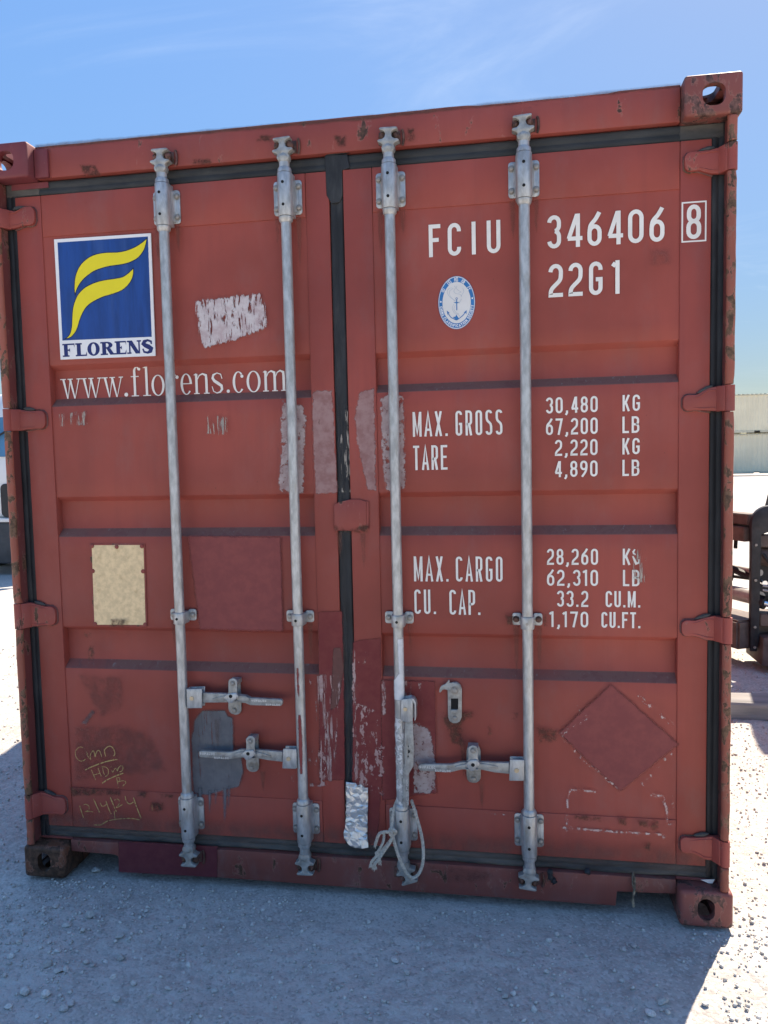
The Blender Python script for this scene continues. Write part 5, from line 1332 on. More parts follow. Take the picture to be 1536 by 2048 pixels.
stain([(0.9589, 0.4145), (1.0090, 0.4080), (1.0166, 0.3638), (0.9628, 0.3700)], PM_SCRAPE, 'paint_scrape', cell=0.003)
# flecks that outline the removed placards
def fleck_line(pts, w, mat=None):
    P = []
    for a, c in zip(pts[:-1], pts[1:]):
        a, c = Vector(a), Vector(c); n = Vector((-(c - a).y, (c - a).x)).normalized() * w
        stain([tuple(a - n), tuple(c - n), tuple(c + n), tuple(a + n)], mat or PM_FLECK, 'paint_fleck', cell=0.003, margin=0.012)
fleck_line([(1.9621, 0.6866), (2.0012, 0.6467), (1.9142, 0.5854), (1.9851, 0.5085), (2.0322, 0.4740), (2.1024, 0.4077)], 0.004)
fleck_line([(2.1560, 0.7255), (2.2629, 0.6316)], 0.006)
fleck_line([(2.2588, 0.5419), (2.1675, 0.4309)], 0.004)
fleck_line([(1.9319, 0.2638), (1.9372, 0.3856), (1.9484, 0.4064), (2.0242, 0.4036)], 0.0028, PM_FLECK2)
fleck_line([(1.9223, 0.2768), (2.0869, 0.2733), (2.2341, 0.2723), (2.2388, 0.2609)], 0.0028, PM_FLECK2)
fleck_line([(2.1952, 0.4026), (2.2336, 0.3980), (2.2460, 0.3525), (2.2493, 0.3113), (2.2615, 0.3104)], 0.003, PM_FLECK2)
fleck_line([(2.2595, 0.4027), (2.2658, 0.3618)], 0.003)
fleck_line([(1.6443, 0.3118), (1.7479, 0.3108)], 0.0012)
# dirt on bands and rust
for p in ([(0.1658, 0.3241), (0.3620, 0.3211), (0.3613, 0.3062), (0.1740, 0.2926)], [(0.4336, 0.3211), (0.4700, 0.3193), (0.4578, 0.3039), (0.4310, 0.3062)], [(0.5196, 0.3164), (0.5689, 0.3153), (0.5646, 0.3040), (0.5228, 0.3036)], [(0.4817, 0.2830), (0.5277, 0.2855), (0.5224, 0.2519), (0.4746, 0.2530)], [(1.9608, 0.3247), (2.0398, 0.3208), (2.0398, 0.3073), (1.9607, 0.3095)],
          [(2.0962, 0.3207), (2.1212, 0.3221), (2.1181, 0.2986), (2.0994, 0.3025)], [(2.1569, 0.3142), (2.1878, 0.3160), (2.1879, 0.2961), (2.1616, 0.2978)], [(2.2032, 0.3169), (2.2232, 0.3181), (2.2141, 0.2843), (2.1987, 0.2917)], [(1.5326, 0.6352), (1.6322, 0.6556), (1.6319, 0.6387), (1.5988, 0.6240), (1.5976, 0.5389), (1.5645, 0.5461), (1.5486, 0.5966)],
          [(1.8426, 0.6077), (1.9016, 0.6016), (1.9014, 0.5682), (1.8503, 0.5578)], [(0.2725, 0.8474), (0.2919, 0.8477), (0.2894, 0.8004), (0.2661, 0.7999)], [(0.2595, 0.8944), (0.2828, 0.8948), (0.2821, 0.8820), (0.2588, 0.8816)], [(2.1741, 0.2402), (2.1958, 0.2416), (2.1928, 0.2164), (2.1773, 0.2187)], [(1.8627, 0.9864), (1.8753, 0.9833), (1.8751, 0.9474), (1.8656, 0.9472)],
          [(1.7447, 0.9751), (1.7672, 0.9787), (1.7669, 0.9458), (1.7477, 0.9488)], [(1.6857, 0.6102), (1.6939, 0.6105), (1.6935, 0.5801), (1.6854, 0.5798)], [(1.7626, 0.6550), (1.7787, 0.6555), (1.7753, 0.6353), (1.7640, 0.6366)], [(0.3643, 0.9465), (0.4159, 0.9472), (0.4108, 0.9220), (0.3573, 0.9212)], [(1.3020, 1.2786), (1.2337, 1.2590), (1.1828, 1.2728), (1.1858, 1.2560), (1.2929, 1.2520)]):
    stain(p, PM_RUST, 'rust_spot', cell=0.003, margin=0.012)
for p in ([(0.3295, 2.5121), (0.3844, 2.5076), (0.4010, 2.4734), (0.3459, 2.4745)], [(0.9687, 2.5548), (1.0108, 2.5479), (1.0019, 2.5329), (0.9597, 2.5398)], [(0.7336, 2.4984), (0.7944, 2.4901), (0.7939, 2.4773), (0.7330, 2.4823)], [(1.2185, 2.5297), (1.2513, 2.5268), (1.2505, 2.4989), (1.2212, 2.5046)], [(1.4531, 2.5305), (1.4769, 2.5284), (1.4762, 2.4918), (1.4477, 2.4973)]):
    stain(p, PM_RUST, 'rust_spot', y=0.0444, cell=0.003, margin=0.012)
stain([(0.1663, 2.5921), (1.2690, 2.5825), (2.2720, 2.5872), (2.2721, 2.5814), (1.2688, 2.5732), (0.1656, 2.5805)], PM_TOPLINE, 'rust_line', 'brown line along the top of the header', y=0.0445, cell=0.005, margin=0.012)
stain([(1.4829, 0.1141), (1.6422, 0.1165), (1.6916, 0.0992), (1.6167, 0.0713), (1.5329, 0.0739)], PM_SCUFF, y=0.0444)
stain([(2.1324, 1.1937), (2.1777, 1.1936), (2.1750, 1.0875), (2.1401, 1.0873)], PM_SCRATCH, 'paint_scrape', 'pale scrape through the weight figures', cell=0.0025)
stain([(0.2019, 1.6751), (0.3071, 1.6823), (0.3102, 1.6335), (0.2033, 1.6330)], PM_SCRATCH, 'paint_scrape', cell=0.0025)
stain([(0.7483, 1.6550), (0.8282, 1.6442), (0.8171, 1.5854), (0.7458, 1.5907)], PM_SCRATCH, 'paint_scrape', cell=0.0025)
stain([(2.1898, 2.1041), (2.2422, 2.1082), (2.2453, 2.0663), (2.1958, 2.0663)], PM_SCUFF)
stain([(1.2349, 1.6699), (1.2434, 1.6697), (1.2447, 1.3840), (1.2021, 1.3845), (1.2067, 1.5588)], PM_SCRATCH, 'paint_scrape', y=0.0573, cell=0.003)
for x_, z_, l_ in ((0.598, 2.29, .12), (0.672, 2.29, .09), (1.02, 2.285, .1), (1.09, 2.285, .16), (1.36, 2.285, .14), (1.432, 2.285, .08), (1.778, 2.285, .12), (1.85, 2.285, .1), (0.60, 0.945, .1), (1.09, 0.945, .13), (1.432, 0.945, .09), (1.777, 0.945, .16), (1.85, 0.945, .14), (1.20, 1.25, .08), (1.28, 1.25, .12), (0.745, .60, .1), (0.905, .42, .07), (1.60, .56, .12), (1.66, .43, .1)):
    stain([(x_ - .009, z_), (x_ + .009, z_), (x_ + .006, z_ - l_ * .6), (x_ + .001, z_ - l_), (x_ - .005, z_ - l_ * .7)], PM_RUN, 'rust_run', cell=0.003, margin=0.01)
for a_, c_ in ((0.075, 1.187), (1.241, 2.363)):
    stain([(a_, .174), (c_, .174), (c_, .225), (a_, .225)], PM_LOW, 'splash_dirt', cell=0.008, margin=0.05)
# smears and tape on the rods
def on_rod(x): return lambda X, Z: YR - np.sqrt(np.maximum(1e-8, (RR + 0.0007) ** 2 - np.minimum(np.abs(X - x), RR * .985) ** 2))
def rod_patch(i, poly, mat, name, label):
    x = dict((k, v) for v, k in RODS)[i]
    o = decal(name, poly, mat, ROD[i], 0, cell=0.0025, margin=0.004, label=label, curve=on_rod(x))
    return o
x2 = 1.0545; x3 = 1.3945
rod_patch(2, [(x2 - .004, .80), (x2 + .001, .80), (x2 + .002, .745), (x2 + .001, .70), (x2 - .005, .72)], PM_REDSM, 'red_smear', 'red paint smear on the rod')
rod_patch(2, [(x2 - .004, .64), (x2 + .004, .64), (x2 + .007, .58), (x2 + .006, .48), (x2 + .004, .435), (x2 - .003, .435), (x2 - .005, .52)], PM_REDSM, 'red_smear', 'long red paint smear on the rod')
rod_patch(3, [(x3 - .001, .905), (x3 + .0163, .905), (x3 + .0163, .70), (x3 - .0163, .70), (x3 - .0163, .765), (x3 + .002, .79)], PM_WTAPE, 'white_tape', 'torn white tape round the rod')
rod_patch(3, [(x3 - .0163, .64), (x3 + .0163, .64), (x3 + .0163, .33), (x3 - .0163, .33)], patch_mat('paint_splatter', (0.75, 0.75, 0.73), None, amp=0.01, cov=0.50, cscale=50, csoft=0.02), 'paint_splatter', 'white paint splatter on the rod')

# yellow wax-crayon writing on the lower left of the door
M_CHALK = patch_mat('yellow_crayon', (0.55, 0.40, 0.14), (0.45, 0.31, 0.12), amp=0.0)
def chalk_mat():
    m, nt, b, out = new_mat('yellow_crayon_mark')
    b.inputs['Base Color'].default_value = (0.56, 0.40, 0.14, 1); b.inputs['Roughness'].default_value = 0.8
    a = ramp(nt, tex_noise(nt, 130, 4, 0.6), 0.36, 0.5, 0.15, 0.95)
    tr = nt.nodes.new('ShaderNodeBsdfTransparent'); mx = nt.nodes.new('ShaderNodeMixShader')
    nt.links.new(a, mx.inputs[0]); nt.links.new(tr.outputs[0], mx.inputs[1]); nt.links.new(b.outputs[0], mx.inputs[2]); nt.links.new(mx.outputs[0], out.inputs['Surface'])
    return m
b = MB(); yk = 0.0528
for w, pts in ((.0026, [(0.2259, 0.4720), (0.2173, 0.4749), (0.2055, 0.4700), (0.1960, 0.4580), (0.1939, 0.4488), (0.1978, 0.4344), (0.2069, 0.4250), (0.2183, 0.4218), (0.2281, 0.4259), (0.2329, 0.4305)]),
               (.003, [(0.2375, 0.4590), (0.2429, 0.4509), (0.2400, 0.4483), (0.2496, 0.4331), (0.2537, 0.4314), (0.2529, 0.4459), (0.2584, 0.4552), (0.2645, 0.4627), (0.2689, 0.4575), (0.2718, 0.4413), (0.2755, 0.4523), (0.2830, 0.4646), (0.2905, 0.4628), (0.2952, 0.4514), (0.2978, 0.4421)]),
               (.0035, [(0.3091, 0.4701), (0.3100, 0.4574), (0.3131, 0.4442)]), (.0035, [(0.3106, 0.4694), (0.3206, 0.4785), (0.3322, 0.4826), (0.3414, 0.4779), (0.3484, 0.4652), (0.3489, 0.4537), (0.3416, 0.4440)]),
               (.0042, [(0.2300, 0.3896), (0.2615, 0.4049), (0.3083, 0.4230), (0.3391, 0.4309), (0.3601, 0.4355)]),
               (.003, [(0.2547, 0.3915), (0.2614, 0.3736), (0.2696, 0.3551)]), (.003, [(0.2613, 0.3714), (0.2734, 0.3760), (0.2870, 0.3803)]), (.003, [(0.2811, 0.4000), (0.2864, 0.3839), (0.2922, 0.3693)]),
               (.003, [(0.2995, 0.4001), (0.3011, 0.3864), (0.3051, 0.3757)]), (.003, [(0.2959, 0.4043), (0.3111, 0.4043), (0.3202, 0.3964), (0.3207, 0.3837), (0.3164, 0.3741), (0.3078, 0.3693)]),
               (.004, [(0.3310, 0.4059), (0.3340, 0.4054)]), (.003, [(0.3341, 0.3934), (0.3368, 0.3859)]), (.003, [(0.3387, 0.3868), (0.3450, 0.3976), (0.3512, 0.4018), (0.3561, 0.3927), (0.3604, 0.4030), (0.3691, 0.4113), (0.3767, 0.4110), (0.3785, 0.4027), (0.3731, 0.3927), (0.3643, 0.3894)]),
               (.0042, [(0.2939, 0.3432), (0.3203, 0.3601), (0.3514, 0.3743), (0.3784, 0.3850)]),
               (.0032, [(0.3518, 0.3671), (0.3547, 0.3491), (0.3583, 0.3305)]), (.003, [(0.3548, 0.3665), (0.3624, 0.3676), (0.3643, 0.3605), (0.3579, 0.3522)]), (.003, [(0.3586, 0.3515), (0.3732, 0.3566), (0.3853, 0.3550), (0.3857, 0.3478), (0.3762, 0.3393), (0.3713, 0.3318)]),
               (.0035, [(0.2015, 0.2542), (0.2070, 0.2336), (0.2146, 0.2093)]), (.003, [(0.2152, 0.2572), (0.2251, 0.2614), (0.2364, 0.2561), (0.2386, 0.2464), (0.2315, 0.2368), (0.2224, 0.2333), (0.2449, 0.2357), (0.2532, 0.2329)]),
               (.0038, [(0.2582, 0.2830), (0.2684, 0.2572), (0.2794, 0.2329)]), (.0032, [(0.2828, 0.2697), (0.2884, 0.2583), (0.2983, 0.2588), (0.3071, 0.2659)]), (.0036, [(0.3065, 0.2768), (0.3141, 0.2524), (0.3244, 0.2303)]),
               (.0042, [(0.3237, 0.2923), (0.3338, 0.2663), (0.3447, 0.2402)]), (.003, [(0.3392, 0.2822), (0.3509, 0.2879), (0.3596, 0.2804), (0.3560, 0.2686), (0.3462, 0.2556), (0.3696, 0.2679)]),
               (.0034, [(0.3818, 0.2998), (0.3848, 0.2847), (0.3919, 0.2742), (0.4013, 0.2725), (0.4134, 0.2804)]), (.0042, [(0.4137, 0.2964), (0.4245, 0.2622), (0.4396, 0.2217)]), (.0032, [(0.3364, 0.2409), (0.3385, 0.2081)]),
               (.004, [(0.2538, 0.1852), (0.2789, 0.1867), (0.2907, 0.1925), (0.3046, 0.2014), (0.3317, 0.2096), (0.3663, 0.2152), (0.4043, 0.2185), (0.4336, 0.2148)]), (.002, [(0.4836, 0.2734), (0.4849, 0.2529)])):
    sp = smooth(pts, 4)
    stroke(b, sp, [w * (0.8 + 0.35 * mn.noise((i * .7, w * 900, 1))) for i in range(len(sp))], yk); yk -= 0.00002
b.build('crayon_writing', chalk_mat(), BOX, 'yellow crayon handwriting with a date')

# ------------------------------------------------------------------ rope, foil, torn bits
def rope(path, r, mb, turns_per_m=42, strands=3):
    P = [Vector(p) for p in path]
    L = [0]
    for a, c in zip(P[:-1], P[1:]): L.append(L[-1] + (c - a).length)
    n = max(8, int(L[-1] / 0.0028))
    pts = []
    for i in range(n + 1):
        s = L[-1] * i / n
        k = max(0, min(len(P) - 2, next((j for j in range(len(L) - 1) if L[j + 1] >= s), len(P) - 2)))
        t = (s - L[k]) / max(1e-9, L[k + 1] - L[k]); pts.append((P[k].lerp(P[k + 1], t), s))
    u = None
    fr = []
    for i in range(len(pts)):
        t = (pts[min(i + 1, n)][0] - pts[max(i - 1, 0)][0]).normalized()
        if u is None: u = t.cross(Vector((0, 1, 0.1))).normalized()
        u = (u - t * u.dot(t)).normalized(); fr.append((u.copy(), t.cross(u)))
    for k in range(strands):
        ph = 2 * math.pi * k / strands
        q = [p + (f[0] * math.cos(ph + s * turns_per_m * 2 * math.pi) + f[1] * math.sin(ph + s * turns_per_m * 2 * math.pi)) * r * 0.58 for (p, s), f in zip(pts, fr)]
        mb.tube(q, r * 0.5, 6)
def rp(pts, ys):
    s = smooth([(p[0], y, p[1]) for p, y in zip(pts, ys)], 6)
    return s
ROPE = empty('rope', (1.40, -0.01, 0.30), 'frayed pale rope knotted round the foot of the third locking rod', 'rope')
b = MB()
rope(rp([(1.3663, 0.2564), (1.3697, 0.2325), (1.3771, 0.2075), (1.3869, 0.1773), (1.4007, 0.1433), (1.4158, 0.1147), (1.4312, 0.1037), (1.4497, 0.1171), (1.4619, 0.1448), (1.4664, 0.1772), (1.4652, 0.2118), (1.4598, 0.2435), (1.4526, 0.2723), (1.4453, 0.2985), (1.4355, 0.3298), (1.4250, 0.3499)], [-0.012, -0.012, -0.016, -0.018, -0.016, -0.012, -0.008, -0.006, -0.004, -0.002, 0.004, 0.01, 0.012, 0.014, 0.020, 0.034]), 0.0056, b)
rope(rp([(1.3779, 0.3490), (1.3696, 0.3277), (1.3657, 0.3035), (1.3633, 0.2793), (1.3660, 0.2580)], [0.034, 0.018, 0.008, 0.0, -0.012]), 0.0056, b)
b.build('rope_loop', M_ROPE, ROPE)
b = MB()
k0 = [(1.3676, 0.2605)][0]
rope([(k0[0] + 0.010 * math.cos(a) * (1 + 0.15 * math.sin(3 * a)), -0.014 - 0.006 * math.sin(2 * a), k0[1] + 0.011 * math.sin(a)) for a in np.linspace(0, 4.2 * math.pi, 40)], 0.0054, b)
b.build('rope_knot', M_ROPE, ROPE)
b = MB()
rope(rp([(1.3676, 0.2600), (1.3520, 0.2635), (1.3363, 0.2634), (1.3257, 0.2593), (1.3188, 0.2468), (1.3132, 0.2304), (1.3090, 0.2180)], [-0.016, -0.022, -0.026, -0.026, -0.024, -0.02, -0.016]), 0.0054, b)
rope(rp([(1.3686, 0.2472), (1.3564, 0.2251), (1.3374, 0.1971), (1.3197, 0.1690), (1.3048, 0.1491)], [-0.014, -0.02, -0.022, -0.022, -0.02]), 0.0058, b)
rope(rp([(1.3388, 0.2587), (1.3384, 0.2400), (1.3313, 0.2181), (1.3190, 0.1958), (1.3095, 0.1845)], [-0.022, -0.024, -0.022, -0.02, -0.018]), 0.0046, b)
rope(rp([(1.3672, 0.2418), (1.3484, 0.2179), (1.3268, 0.1923), (1.3025, 0.1652), (1.2929, 0.1510)], [-0.012, -0.016, -0.018, -0.018, -0.016]), 0.0052, b)
b.build('rope_tail', M_ROPE, ROPE)
b = MB()
for a, sp, ln, cnt in (([(1.3090, 0.2180)][0], 0.006, 0.016, 10), ([(1.3061, 0.1506)][0], 0.012, 0.026, 26), ([(1.2943, 0.1525)][0], 0.010, 0.020, 18), ([(1.3236, 0.1666)][0], 0.010, 0.022, 14), ([(1.3109, 0.1859)][0], 0.006, 0.012, 6)):
    for i in range(cnt):
        dx = random.uniform(-1, 0.6) * sp; dz = -random.uniform(.4, 1) * ln
        b.tube([(a[0] + random.uniform(-.002, .002), -0.02, a[1] + 0.006), (a[0] + dx * .5 + random.uniform(-.002, .002), -0.02 + random.uniform(-.004, .004), a[1] + dz * .5), (a[0] + dx + random.uniform(-.003, .003), -0.018 + random.uniform(-.006, .006), a[1] + dz)], [0.0022, 0.0017, 0.0007], 4)
b.build('rope_fray', M_ROPE, ROPE)

# crumpled foil strip stuck over the door joint
fo = [(1.1995, 0.3977), (1.2155, 0.3944), (1.2340, 0.3932), (1.2386, 0.3841), (1.2529, 0.3908), (1.2635, 0.3810), (1.2764, 0.3806), (1.2759, 0.3483), (1.2758, 0.3209), (1.2735, 0.3016), (1.2721, 0.2658), (1.2707, 0.2272), (1.2730, 0.1887), (1.2749, 0.1756), (1.2531, 0.1736), (1.2285, 0.1715), (1.2117, 0.1759), (1.2002, 0.1854), (1.1909, 0.2001), (1.1881, 0.2194), (1.1918, 0.2334), (1.1964, 0.2752), (1.1986, 0.3166), (1.1990, 0.3662)]
from mathutils.geometry import delaunay_2d_cdt
P = np.array(fo); x0, z0 = P.min(0); x1, z1 = P.max(0)
edge = []
for a, d in zip(fo, fo[1:] + fo[:1]):
    k = max(1, int(math.dist(a, d) / 0.012))
    for t in range(k): edge.append(Vector((a[0] + (d[0] - a[0]) * t / k + random.uniform(-.0012, .0012), a[1] + (d[1] - a[1]) * t / k + random.uniform(-.0012, .0012))))
rf = random.Random(5)
pts2 = edge + [Vector((rf.uniform(x0, x1), rf.uniform(z0, z1))) for _ in range(230)]
V2, _e, F2_, _a, _b, _c = delaunay_2d_cdt(pts2, [], [list(range(len(edge)))], 1, 1e-6)
b = MB()
b.add([(p.x, 0.0455 - 0.006 * mn.noise((p.x * 14, p.y * 11, 2)) - rf.uniform(0, 0.0042) - 0.008 * math.exp(-((p.y - z0) / .05) ** 2), p.y) for p in V2],
      [tuple(q) for q in F2_])
o = b.build('foil_strip', M_FOIL, None, sharp=1)
md = o.modifiers.new('thickness', 'SOLIDIFY'); md.thickness = 0.001
tag(o, 'crumpled silver foil strip stuck over the foot of the door joint', 'foil strip')
# torn shreds of seal and wire along the sill
b = MB()
def shred(pts, r, y=0.03):
    s = smooth([(p[0], y + random.uniform(-.004, .004), p[1]) for p in pts], 4)
    b.tube(s, [r * (0.6 + 0.5 * abs(math.sin(i * .9))) for i in range(len(s))], 6)
shred([(1.8802, 0.1410), (1.8785, 0.1205), (1.8880, 0.1042), (1.8943, 0.0944)], 0.010, 0.034)
shred([(1.9976, 0.1441), (1.9991, 0.1358), (1.9960, 0.1305)], 0.010, 0.04)
b.build('seal_shred', M_GASKET, BOX, 'torn black shreds below the bottom seal')
b = MB()
shred([(2.1411, 0.1459), (2.1396, 0.1174), (2.1443, 0.0843), (2.1381, 0.0587), (2.1428, 0.0322)], 0.0042, 0.034)
shred([(2.1442, 0.1394), (2.1458, 0.1011), (2.1396, 0.0672), (2.1443, 0.0391)], 0.003, 0.031)
o = b.build('torn_strap', simple('frayed_dark_strap', (0.10, 0.09, 0.07), 0.7, var=0.5, scale=90, col2=(0.36, 0.32, 0.24)), None)
tag(o, 'frayed dark strap hanging over the right fork pocket of the red container', 'strap')
b = MB(); b.prism([(2.3509, 0.1288), (2.3933, 0.1335), (2.3874, 0.1198), (2.3753, 0.1189)], 0.052, 0.0535, 'y'); b.build('bare_metal_chip', M_SIGNW, BOX, 'bare pale spot by the lower right corner')

# ------------------------------------------------------------------ stones
def pebble_mesh(seed, sub=1):
    bm = bmesh.new(); bmesh.ops.create_icosphere(bm, subdivisions=sub, radius=1)
    rs = random.Random(seed)
    sx, sy, sz = rs.uniform(.8, 1.15), rs.uniform(.7, 1.0), rs.uniform(.5, .75)
    pl = [(Vector((rs.uniform(-1, 1), rs.uniform(-1, 1), rs.uniform(-1, 1))).normalized(), rs.uniform(.45, .82)) for _ in range(11)]
    for v in bm.verts:
        for n, d in pl:
            k = v.co.dot(n)
            if k > d: v.co -= n * (k - d)
        v.co *= 1 + 0.10 * mn.noise(v.co * 1.6 + Vector((seed, 0, 0)))
        v.co = Vector((v.co.x * sx, v.co.y * sy, v.co.z * sz))
    me = bpy.data.meshes.new('stone'); bm.to_mesh(me); bm.free()
    return me
def stone_mat(name, col):
    m, nt, b, out = new_mat(name)
    oi = nt.nodes.new('ShaderNodeObjectInfo')
    c = mixc(nt, oi.outputs['Random'], mul(col, 0.72), mul(col, 1.2))
    c = mixc(nt, ramp(nt, tex_noise(nt, 2.5, 5, 0.6), 0.4, 0.7, 0, 0.4), c, (0.25, 0.22, 0.19))
    nt.links.new(c, b.inputs['Base Color']); b.inputs['Roughness'].default_value = 0.9; b.inputs['Specular IOR Level'].default_value = 0.2
    bump(nt, b, tex_noise(nt, 6, 5, 0.6), 0.05, 0.3)
    return m
M_STONE = stone_mat('pale_stone', (0.64, 0.615, 0.57))
SM = [pebble_mesh(i, 2) for i in range(10)]
for me in SM: me.materials.append(M_STONE)
def hz(x, y): return float(height(np.array([[x]]), np.array([[y]]))[0, 0])
def stone(x, y, r, label, group=None):
    o = link('stone', random.choice(SM))
    s = r * random.uniform(0.9, 1.1)
    o.scale = (s, s, s)
    o.location = (x, y, hz(x, y) + s * 0.40)
    o.rotation_euler = (random.uniform(-.3, .3), random.uniform(-.3, .3), random.uniform(0, 6.28))
    tag(o, label, 'stone', group)
BIG = [(0.370, -0.182, 0.040), (0.224, -0.152, 0.025), (0.324, -0.171, 0.020), (0.320, -0.241, 0.028), (0.222, -0.352, 0.027), (0.243, -0.416, 0.023), (0.381, -0.440, 0.030), (0.428, -0.456, 0.033), (0.448, -0.449, 0.026), (0.450, -0.552, 0.039), (0.384, -0.551, 0.044), (0.541, -0.576, 0.032), (0.533, -0.596, 0.035), (0.374, -0.608, 0.025), (0.653, -0.533, 0.031), (0.676, -0.472, 0.025), (0.598, -0.453, 0.022), (0.576, -0.363, 0.033), (0.482, -0.406, 0.022), (0.507, -0.407, 0.020), (0.392, -0.266, 0.023), (0.694, -0.189, 0.023), (0.519, -0.267, 0.031), (0.746, -0.515, 0.019), (0.786, -0.479, 0.021), (0.921, -0.149, 0.021), (0.967, -0.124, 0.021), (1.295, -0.098, 0.026), (1.279, -0.206, 0.020), (0.916, -0.459, 0.021), (1.093, -0.408, 0.019), (1.410, -0.283, 0.031), (1.450, -0.337, 0.027), (1.469, -0.214, 0.025), (1.894, -0.090, 0.024), (2.121, -0.112, 0.020), (1.734, -0.395, 0.023), (1.756, -0.383, 0.023), (1.718, -0.368, 0.018), (1.811, -0.433, 0.023), (1.861, -0.370, 0.018), (2.118, -0.395, 0.033), (2.158, -0.350, 0.034), (2.162, -0.385, 0.024), (2.268, -0.348, 0.024), (2.086, -0.136, 0.020), (0.233, 0.087, 0.039), (0.067, 0.105, 0.027), (0.236, -0.246, 0.024), (0.110, -0.235, 0.025), (1.867, -0.126, 0.020), (1.643, -0.194, 0.018), (2.063, -0.276, 0.019), (1.162, -0.331, 0.017), (1.296, -0.460, 0.018)]
def stone_words(x, y):
    if x > 2.43 + 0.52 * min(y, 0): return 'loose pale stone on the sunlit gravel beside the red container', 'loose stones in the sun'
    if x < 0.32: return 'loose pale stone on the shaded gravel in front of the rusty lower left casting', 'loose stones before the rusty casting'
    if x < 1.22: return 'loose pale stone on the shaded gravel in front of the left door sill', 'loose stones before the left door'
    return 'loose pale stone on the shaded gravel in front of the right door sill', 'loose stones before the right door'
for k, (x, y, d) in enumerate(BIG):
    if k == 0: stone(x, y, d * .55, 'biggest blocky pale stone just in front of the left fork pocket')
    elif k == 42: stone(x, y, d * .55, 'biggest tilted grey stone of the trio near the right edge of the shade')
    else: stone(x, y, d * .52, *stone_words(x, y))
n = 0
while n < 240:
    x = random.uniform(-0.9, 3.3); y = random.uniform(-0.75, 0.0)
    dens = 0.35 + 0.65 * max(0, 1 - (x + 0.9) / 1.6) + 0.3 * mn.noise((x * 3, y * 3, 0))
    if random.random() > dens: continue
    stone(x, y, random.choice((.0055, .006, .0065, .007, .0085, .0095, .0115)), *stone_words(x, y)); n += 1
# countless small grit
protos = []
for i in range(14):
    me = pebble_mesh(100 + i, 1)
    me.calc_loop_triangles()
    V = np.array([v.co[:] for v in me.vertices]); F = np.array([t.vertices[:] for t in me.loop_triangles]); protos.append((V, F))
def grit(name, N, area, rmin, rmax, mat, dens=None):
    Vs = []; Fs = []; off = 0; cnt = 0
    while cnt < N:
        x = RNG.uniform(area[0], area[1], N); y = RNG.uniform(area[2], area[3], N)
        keep = np.ones(N, bool)
        keep &= ~((x > 0.0) & (x < 2.44) & (y > 0.02))
        if dens is not None: keep &= RNG.random(N) < dens(x, y)
        x = x[keep]; y = y[keep]
        z = height(x[None], y[None])[0]
        for i in range(len(x)):
            if cnt >= N: break
            V, F = protos[int(RNG.integers(14))]
            r = rmin + (rmax - rmin) * RNG.random() ** 4.0
            a = RNG.random() * 6.283; ca, sa = math.cos(a), math.sin(a)
            W = V * r
            W = np.stack([W[:, 0] * ca - W[:, 1] * sa + x[i], W[:, 0] * sa + W[:, 1] * ca + y[i], W[:, 2] + z[i] + r * 0.34], 1)
            Vs.append(W); Fs.append(F + off); off += len(V); cnt += 1
    me = np_mesh(name, np.concatenate(Vs), np.concatenate(Fs)); me.materials.append(mat)
    return link(name, me, kind='stuff')
def grit_mat():
    m, nt, b, out = new_mat('grit')
    c = mixc(nt, ramp(nt, tex_noise(nt, 55, 2, 0.5), 0.35, 0.65), (0.42, 0.395, 0.36), (0.66, 0.63, 0.58))
    nt.links.new(c, b.inputs['Base Color']); b.inputs['Roughness'].default_value = 0.95; b.inputs['Specular IOR Level'].default_value = 0.15
    return m
M_GRIT = grit_mat()
dl = lambda x, y: np.clip(0.55 + 0.45 * (0.4 - x) / 1.2, 0.3, 1.0) * np.clip(0.6 + 1.5 * fbm(x * 3.1 + 40, y * 3.1 + 40, 11, 3), 0.08, 1)
grit('grit', 12000, (-1.0, 3.4, -0.85, 0.12), 0.0020, 0.0098, M_GRIT, dl)
grit('grit', 6000, (-2.4, -0.01, 0.1, 5.0), 0.003, 0.014, M_GRIT)
grit('grit', 9000, (2.3, 3.6, -0.6, 2.6), 0.0018, 0.010, M_GRIT)
grit('grit', 2500, (2.46, 4.4, 2.6, 5.0), 0.003, 0.012, M_GRIT)

# ------------------------------------------------------------------ beam, machine, far containers, truck
b = MB()
vs = []; fs = []; n = 40
pr = [(1.985, 0.0), (1.980, 0.085), (1.988, 0.097), (2.155, 0.099), (2.166, 0.088), (2.160, 0.0)]
for i in range(n + 1):
    x = 2.72 + 2.1 * i / n
    for (py, pz) in pr:
        q = 0.004 * mn.noise((x * 3, py * 9, pz * 9))
        vs.append((x, py + q + 0.012 * (x - 2.72), pz + q - 0.003))
k = len(pr)
for i in range(n):
    for j in range(k): fs.append((i * k + j, (i + 1) * k + j, (i + 1) * k + (j + 1) % k, i * k + (j + 1) % k))
fs += [tuple(range(k)), tuple(range(n * k, n * k + k))[::-1]]
b.add(vs, fs)
o = b.build('timber_beam', M_BEAM, None)
tag(o, 'long grey squared beam lying on the gravel right of the red container', 'beam')

FL = empty('forklift', (4.7, 3.9, 0), 'dark forklift standing close behind the right edge of the red container', 'forklift')
YP = 3.0
